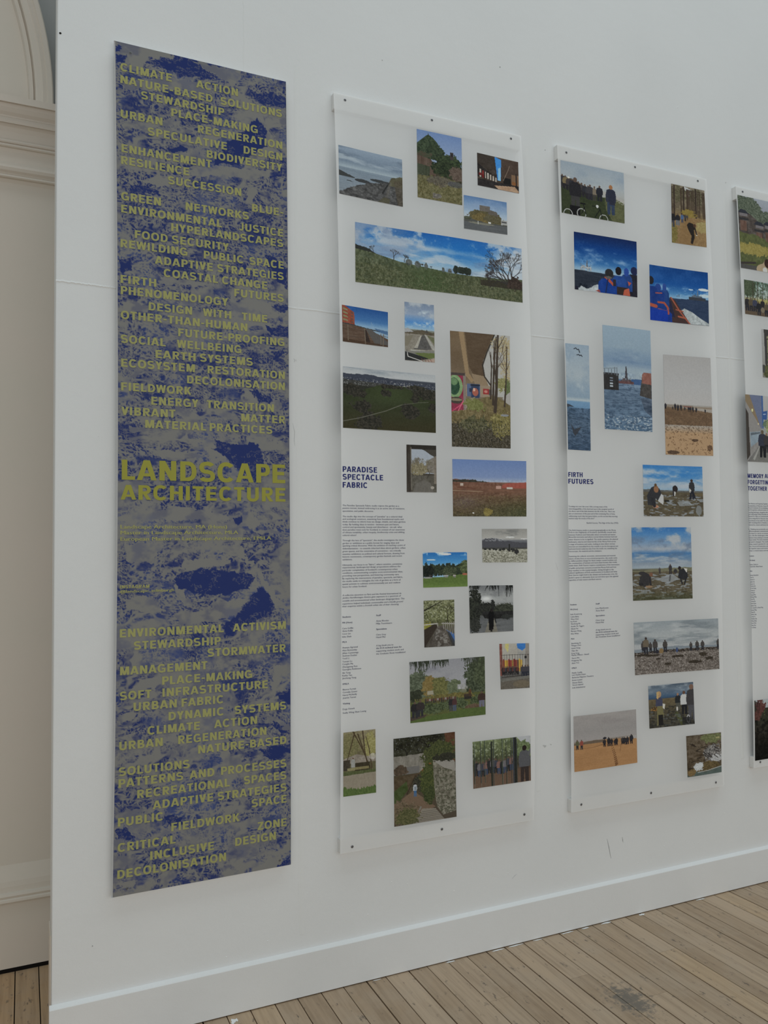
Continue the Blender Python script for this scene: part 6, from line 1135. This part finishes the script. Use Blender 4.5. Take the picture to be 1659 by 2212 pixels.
def t3(p):
    p.g((0, (142, 142, 142)), (.7, (130, 128, 124)), (1, (110, 106, 98))); p.ov(p.poly((.1, 0), (1, 0), (1, .9), (.16, 1), (.12, .1)), (62, 60, 58)); p.ov(p.poly((.26, .14), (1, .04), (1, .95), (.3, .95)), (124, 120, 92)); p.ov(p.ln([(.26, .2), (1, .12)], .02), (50, 48, 46)); p.ov(p.ln([(.28, .5), (1, .46)], .02), (50, 48, 46)); p.tex(p.rect(.26, .1, 1, 1), 16, 8, 14); p.blob(.3, .88, .26, .14, (66, 68, 42), (96, 96, 60), 10); p.ov(p.rect(0, .74, .12, .9), (66, 66, 64)); p.blob(.6, .7, .3, .14, (110, 110, 60), None, 10)
def t4(p):
    p.g((0, (150, 148, 146)), (.5, (140, 138, 134)), (.75, (110, 108, 106)), (1, (98, 96, 94))); p.ov(p.poly((.0, 0), (.42, 0), (.42, .5), (.36, .5), (0, .1)), (96, 102, 122)); p.ov(p.poly((.38, 0), (.42, 0), (.42, .5), (.38, .46)), (66, 88, 126)); p.ov(p.poly((0, .0), (.1, 0), (.34, .48), (.3, .48), (0, .2)), (120, 104, 82)); p.ov(p.poly((0, .1), (.36, .5), (.36, .7), (.06, .95), (0, 1)), (124, 120, 118)); p.ov(p.poly((0, .2), (.06, .28), (.08, .9), (0, .98)), (62, 56, 52)); p.ov(p.ell(.155, .23, .02, .022), (220, 180, 130)); p.ov(p.ell(.29, .43, .014, .014), (200, 170, 130)); p.ov(p.poly((.08, .56), (.34, .54), (.34, .66), (.1, .78)), (120, 132, 142)); p.tex(p.rect(.08, .54, .34, .8), 16, 20, 10); p.ov(p.poly((.1, .57), (.34, .55), (.34, .57), (.1, .61)), (84, 92, 100))
    p.ov(p.poly((.4, .24), (.52, .22), (.5, .36), (.4, .36)), (58, 82, 124)); p.ov(p.ln([(.42, .28), (.47, .275)], .012), (150, 160, 178)); p.ov(p.rect(.36, .5, .52, .62), (130, 134, 130)); p.blob(.48, .42, .08, .06, (76, 92, 74), None, 20); p.blob(.55, .45, .07, .12, (112, 116, 76), None, 20); p.blob(.75, .4, .2, .2, (92, 100, 74), None, 16); p.ov(p.poly((.1, .98), (.36, .7), (1, .7), (1, 1), (.1, 1)), (104, 102, 98)); p.tex(p.rect(.1, .72, 1, 1), 7, 10, 20); p.ov(p.poly((.14, .96), (.3, .76), (.32, .76), (.18, .98)), (136, 134, 130)); p.man(.38, .93, .41, (52, 54, 66), (34, 34, 38), (88, 78, 62), 1.15); p.man(.48, .86, .3, (58, 54, 56), (40, 38, 42), (120, 96, 76), 1.1); p.man(.75, .88, .34, (70, 66, 70), (44, 44, 50))
def t5(p):
    p.g((0, (50, 48, 40)), (.3, (46, 46, 34)), (.5, (40, 36, 30)), (1, (16, 16, 14))); p.ov(p.poly((.02, 0), (1, 0), (1, .16), (.3, .14), (.04, .14)), (142, 148, 152)); p.blob(.1, .12, .1, .14, (76, 42, 42), (96, 60, 56), 14, .9); p.blob(.6, .2, .35, .12, (58, 62, 34), (84, 88, 52), 16, .6); p.blob(.05, .25, .08, .1, (70, 42, 38), None, 14)
    for i in range(6): p.tree(.05+.16*i, .3, .3, (50, 38, 36), i, 5, .2, .01, .7)
    p.tex(p.V > .25, 16, 16, 20); p.speck(p.V > .3, (10, 10, 10), .55, 14, 12, .6)

def banner_ink(nx, nz):
    """blue rock photograph on warm grey: crinkled slabs parted by smooth grey"""
    P = Pic(nx, nz, 5); asp = 2.676/0.565
    wx = (P.n(7, 7*asp, 3)-.5)
    V0, U0 = P.V.copy(), P.U.copy()
    P.V = np.clip(V0 + 0.03*(U0-.5)*0.4 + wx*0.012, 0, 1); P.U = np.clip(U0 + (P.n(5, 30, 3)-.5)*0.16, 0, 1)
    big = P.n(2.6, 17, 4, .62)
    rid = 1 - np.abs(P.n(3.4, 24, 4, .62)*2 - 1)
    rock = (big - .35)*11 - np.clip((rid-.90)/.10, 0, 1)*3.6
    P.U, P.V = U0, V0
    jag = (P.n(26, 26*asp, 3, .7)-.5)
    P.U = np.clip(U0 + jag*0.05, 0, 1); P.V = np.clip(V0 + (P.n(26, 26*asp, 3, .7)-.5)*0.010, 0, 1)
    solid = np.zeros_like(U0, bool)
    for pg in BLIGHT: rock = np.where(P.poly(*pg), -1.6, rock)
    for pg in BDARK: solid |= P.poly(*pg)
    P.U, P.V = U0, V0
    rock = np.clip(rock*0.5 + .5 + jag*1.2, 0, 1)
    P.U = np.clip(U0 + (P.n(12, 12*asp, 2)-.5)*0.05, 0, 1); P.V = np.clip(V0 + (P.n(12, 12*asp, 2)-.5)*0.012, 0, 1)
    c1 = 1 - np.abs(P.n(28, 42*asp, 2, .6)*2 - 1); c2 = 1 - np.abs(P.n(66, 86*asp, 2, .6)*2 - 1)
    P.U, P.V = U0, V0
    g2 = P.n(13, 22*asp, 3, .6); gr = P.n(100, 100*asp, 1)
    vein = np.maximum(np.clip((c1-.80)/.10, 0, 1), np.clip((c2-.74)/.14, 0, 1)*.85)
    tone = 0.97 - vein*np.clip((g2-.22)*3.2, 0.1, .9) - np.clip((gr-.55)*2.5, 0, .45)*np.clip((g2-.35)*4, 0, 1)
    wash = np.clip((P.n(9, 9*asp*1.3, 4, .65)-.48)*3.4, 0, .6)
    ink = rock*np.clip(tone, 0.03, 1) + (1-rock)*wash*0.6
    ink = np.where(solid, np.maximum(0.97 - np.clip((c2-.85)*4, 0, .4)*(g2 > .5), ink), ink)
    ink = np.clip(ink*1.04, 0, 1)
    c_b, c_g, c_l = np.array(alb((30, 40, 82))), np.array(alb((100, 99, 97))), np.array(alb((62, 72, 106)))
    v = P.n(6, 26, 3)[..., None]
    blue = c_b + (c_l-c_b)*np.clip((v-.5)*2.2, 0, .8)
    blue = np.where(solid[..., None], c_b, blue)
    return P, c_g*(1-ink[..., None]) + blue*ink[..., None]

LOOK = {
 'P1': (p1, 'print of a rocky grey shoreline under heavy cloud'), 'P2': (p2, 'print of an ivy-covered gable above rough grass'), 'P3': (p3, 'small print of a dark underpass with a slot of sky'), 'P4': (p4, 'print of a castle on a wooded crag'),
 'P5': (p5, 'wide panorama print of a meadow and bare trees'), 'P6': (p6, 'print of a red brick block by a waterside path'), 'P7': (p7, 'narrow print of a curving road seen from above'), 'P8': (p8, 'tall print of graffiti pillars under a concrete viaduct'),
 'P9': (p9, 'dark print of a green park from the air'), 'P10': (p10, 'print of a view through a ruined doorway'), 'P11': (p11, 'print of a rusty heath with a round red building'), 'P12': (p12, 'print of a pale plain below dark mountains'),
 'P13': (p13, 'print of people on a sunny park lawn'), 'P14': (p14, 'grey print of a person in a long coat on a jetty'), 'P15': (p15, 'print of a leafy wooden footbridge'), 'P16': (p16, 'print of a crowd by colourful boards in a street'),
 'P17': (p17, 'print of a group seated in a green garden'), 'P18': (p18, 'print of a person on a bench under thin trees'), 'P19': (p19, 'print of a person below a stone wall and steps'), 'P20': (p20, 'print of people between tall dark posts'),
 'Q1': (q1, 'print of a crowd and bicycles above a beach'), 'Q2': (q2, 'print of a person bending in a pine wood'), 'Q3': (q3, 'print of people in blue jackets on a boat near an oil rig'), 'Q4': (q4, 'print of a boat side with spray and a distant rig'),
 'Q5': (q5, 'narrow print of two gulls over the sea'), 'Q6': (q6, 'print of a harbour mouth with a rig beyond'), 'Q7': (q7, 'print of a row of people on brown sand'), 'Q8': (q8, 'print of three people searching a mudflat'),
 'Q9': (q9, 'print of people crouching on wet sand under broken cloud'), 'Q10': (q10, 'print of figures along a pebble ridge'), 'Q11': (q11, 'small print of people talking on dark ground'), 'Q12': (q12, 'print of figures with umbrellas on orange sand'), 'Q13': (q13, 'small print of brown rocks with foaming water'),
 'T1': (t1, 'print of timber houses above a grassy bank'), 'T2': (t2, 'print of people walking in a sunlit wood'), 'T3': (t3, 'print of a dark framed door'), 'T4': (t4, 'print of people under a long blue canopy'), 'T5': (t5, 'very dark print of a hedge under branches'),
}
# ------------------------------------------------------------------ the banner
ZT, ZB = 3.121, 0.453
bn = thing('printed_banner', 'tall narrow blue and grey banner covered in yellow capitals, headed LANDSCAPE ARCHITECTURE', 'banner', (0.54, -0.0165, 0.443))
BY = -0.020
def bx(u, t):
    b = np.sin(np.pi*np.clip(t, 0, 1))
    x0 = 0.2568 + 0.0115*b; x1 = 0.8216 + 0.004*b
    return x0 + (x1-x0)*u
def bz(u, t): return 3.1245 - t*(3.1245 - 0.4415) + u*(-0.0035 + 0.0075*t)
nx, nz = 300, 1420
P, colr = banner_ink(nx, nz)
U, T = P.U, P.V
Vs = np.stack([bx(U, T), np.full_like(U, BY), bz(U, T)], -1).reshape(-1, 3)
mk('printed_sheet', Vs, grid_faces(nx, nz), M['poster'], bn, ink=('ink', colr.reshape(-1, 3)))
# white paper thickness behind the print
ou = []
for i in range(41): ou.append((0, i/40))
for i in range(1, 41): ou.append((i/40, 1))
for i in range(1, 41): ou.append((1, 1-i/40))
for i in range(1, 40): ou.append((1-i/40, 0))
n = len(ou); V = []
for yy in (BY + 0.0001, BY + 0.0034):
    V += [(float(bx(u*1.009 - 0.0075, t)), yy, float(bz(u, t))) for u, t in ou]
F = [(i, (i+1) % n, n + (i+1) % n, n + i) for i in range(n)] + [tuple(range(n, 2*n))]
fixn(mk('paper_edge', V, F, M['kraft'], bn, 'white cut edge of the banner'))
for z in (0.4475, 3.068):
    bevel(mk('batten', *boxes([(0.264, 0.8155, -0.0166, -0.0002, z, z + 0.048)]), M['batten'], bn), 0.001)
def screw(x, y, z, parent, r=0.0048):
    V, F = [], []
    n = 14
    for rr, dy in ((r, 0.0), (r, -0.0006), (r*0.6, -0.0014), (r*0.28, -0.0014), (r*0.22, -0.0007)):
        V += [(x + rr*math.cos(2*math.pi*i/n), y + dy, z + rr*math.sin(2*math.pi*i/n)) for i in range(n)]
    for k in range(4):
        for i in range(n): F.append((k*n+i, k*n+(i+1) % n, (k+1)*n+(i+1) % n, (k+1)*n+i))
    F.append(tuple(4*n+i for i in range(n)))
    return fixn(mk('screw', V, F, M['screw'], parent))
for x, z in ((0.303, 3.097), (0.298, 0.462), (0.785, 3.094), (0.784, 0.466)): screw(x, BY - 0.0003, z, bn, 0.0034)
# words, row by row
def lift_of(v, f):
    """strokes of a letter lie in hair-thin layers so that crossings stay clean"""
    d = np.zeros(len(v))
    for k, q in enumerate(f): d[list(q)] = (k % 7)*0.00003 + (k*7 >= len(f)*3.5)*0.00002
    return d.tolist()
rows = sorted(set(z for _, _, _, z in BW))
row = {}
for z in rows:
    k = [q for q in rows if abs(q - z) < 0.0075]; row[z] = sum(k)/len(k)
acc = {}
for text, x0, x1, z in BW:
    z = row[z]
    if text in ('LANDSCAPE', 'ARCHITECTURE'): h, blk = (0.0632 if text[0] == 'L' else 0.0462), 'title_lettering'
    elif text == 'INSTAGRAM': h, blk = 0.0100, 'contact_lettering'
    elif text[0] == '@': h, blk = 0.0088, 'contact_lettering'
    elif text[1].islower(): h, blk = 0.0118, 'course_lettering'
    else: h, blk = 0.0256, 'keyword_lettering' if z > 1.5 else 'lower_keyword_lettering'
    if text.isupper():
        v, f = caps(text); v = v*[1, h]
    else:
        v, f = typeset(text, 0.0, 0.0, 0.06); v = v*[1, h/0.70]
    v[:, 0] *= (x1-x0)/v[:, 0].max()
    a = acc.setdefault(blk, ([], [])); n = len(a[0])
    a[0].extend((x0 + px, BY - 0.0006 - d, z + pz) for (px, pz), d in zip(v.tolist(), lift_of(v, f))); a[1].extend(tuple(n + i for i in q) for q in f)
for blk, (V, F) in acc.items():
    mk(blk, V, F, M['yellow_big'] if blk == 'title_lettering' else M['yellow'], bn)

# ------------------------------------------------------------------ the three film panels
PAN = {1: (0.997, 1.789, 0.045, 0.453), 2: (1.962, 2.768, 0.024, 0.455), 3: (2.945, 3.745, 0.018, 0.508)}
PLAB = {1: 'film panel headed PARADISE SPECTACLE FABRIC with twenty landscape prints, next to the blue banner',
        2: 'middle film panel headed FIRTH FUTURES with prints of sea, sand and blue boats',
        3: 'film panel headed MEMORY AND FORGETTING TOGETHER, cut off by the right edge of the photo'}
SCR = {1: [(1.040, 3.100), (1.390, 3.100), (1.740, 3.099), (1.041, 0.471), (1.390, 0.478), (1.744, 0.480)],
       2: [(2.006, 3.095), (2.361, 3.100), (2.715, 3.103), (2.010, 0.480), (2.363, 0.478), (2.720, 0.475)],
       3: [(2.986, 3.101), (3.345, 3.100), (3.700, 3.100), (2.986, 0.530), (3.345, 0.532), (3.700, 0.530)]}
def sheet_y(p, x, z):
    x0, x1, B, zb = PAN[p]; x = np.asarray(x, float); z = np.asarray(z, float)
    s = np.clip((ZT - z)/(ZT - zb), 0, 1); u = (x-x0)/(x1-x0)
    hang = np.clip(s/0.05, 0, 1)*np.clip((1-s)/0.05, 0, 1)
    b = B*np.sin(np.pi*s**0.85)
    rip = 0.0022*np.sin(u*9 + p*2 + s*3)*hang + 0.0012*np.sin(u*23 + p)*np.exp(-((1-s)/0.04)**2)*hang
    return -(0.0238 + b + rip)
def on_sheet(p, V, lift):
    V = np.asarray(V, float); return np.stack([V[:, 0], sheet_y(p, V[:, 0], V[:, 1]) - lift, V[:, 1]], -1)
roots = {}
for p, (x0, x1, B, zb) in PAN.items():
    r = thing('exhibition_panel', PLAB[p], 'panel', ((x0+x1)/2, 0.0, zb), 'film panels hung on the white wall')
    roots[p] = r
    nx, nz = 70, 220
    U, T = np.meshgrid(np.linspace(0, 1, nx), np.linspace(0, 1, nz))
    X = x0 + (x1-x0)*U; Z = ZT + 0.0003 - (ZT - zb + 0.001)*T
    mk('film_sheet', np.stack([X, sheet_y(p, X, Z), Z], -1).reshape(-1, 3), grid_faces(nx, nz), M['film'], r, 'translucent white drafting film', smooth=True)
    for za, zh in ((ZT - 0.0585, ZT), (zb, zb + 0.048)):
        bevel(mk('batten', *boxes([(x0 + 0.0008, x1 - 0.004, -0.0222, -0.0002, za, zh)]), M['batten'], r), 0.0012)
    for x, z in SCR[p]: screw(x, float(sheet_y(p, x, z)) - 0.0002, z, r)
i = 0
for k, (p, q, w, h) in PH.items():
    i += 1
    fn, lab = LOOK[k]
    pc = Pic(max(40, int(w*1.25)), max(40, int(h*1.25)), 100 + i); fn(pc)
    c = np.clip(lin(pc.done())/PK, 0.003, 0.9)
    q = np.array(q); U, T = pc.U[..., None], pc.V[..., None]
    XZ = (q[0]*(1-U) + q[1]*U)*(1-T) + (q[3]*(1-U) + q[2]*U)*T
    mk('photograph', on_sheet(p, XZ.reshape(-1, 2), 0.0007), grid_faces(pc.w, pc.h), M['photo'], roots[p], lab, smooth=True, ink=('ink', c.reshape(-1, 3)))
for p, L in HEAD.items():
    V, F, H = [], [], []
    for text, st, x0, x1, z in L:
        v, f = caps(text); v = v*[(x1-x0)/v[:, 0].max(), 0.0192 if p < 3 else 0.0185] + [x0, z]
        n = len(V); V += v.tolist(); F += [tuple(n + j for j in q) for q in f]; H += lift_of(v, f)
    mk('heading_lettering', on_sheet(p, V, 0.0006 + np.array(H)), F, M['navy'], roots[p])
NAME = {'r': 'text_lettering', 'i': 'italic_lettering', 'n': 'list_lettering', 'b': 'bold_lettering'}
for p, L in TXT.items():
    blocks = []; last = None
    for text, st, x0, x1, z in L:
        kind = {'r': 'text_lettering', 'i': 'italic_lettering', 'n': 'list_lettering', 'b': 'caption_lettering'}[st]
        if text.startswith('the ECA'): kind = 'list_lettering'
        if last is None or last[0] != kind or not (0 < last[1] - z < 0.0128) or abs(last[2] - x0) > 0.02: blocks.append((kind, [], []))
        last = (kind, z, x0)
        v, f = typeset(text, 0.0, 0.22 if st == 'i' else 0.0, 0.055 if st == 'b' else 0.022)
        v = v*[(x1-x0)/v[:, 0].max(), 0.0079] + [x0, z - 0.0026]
        n = len(blocks[-1][1]); blocks[-1][1].extend(v.tolist()); blocks[-1][2].extend(tuple(n + j for j in q) for q in f)
    for kind, V, F in blocks: mk(kind, on_sheet(p, V, 0.0006 + np.array(lift_of(V, F))), F, M['ink'], roots[p])
bpy.data.objects.remove(_ob)
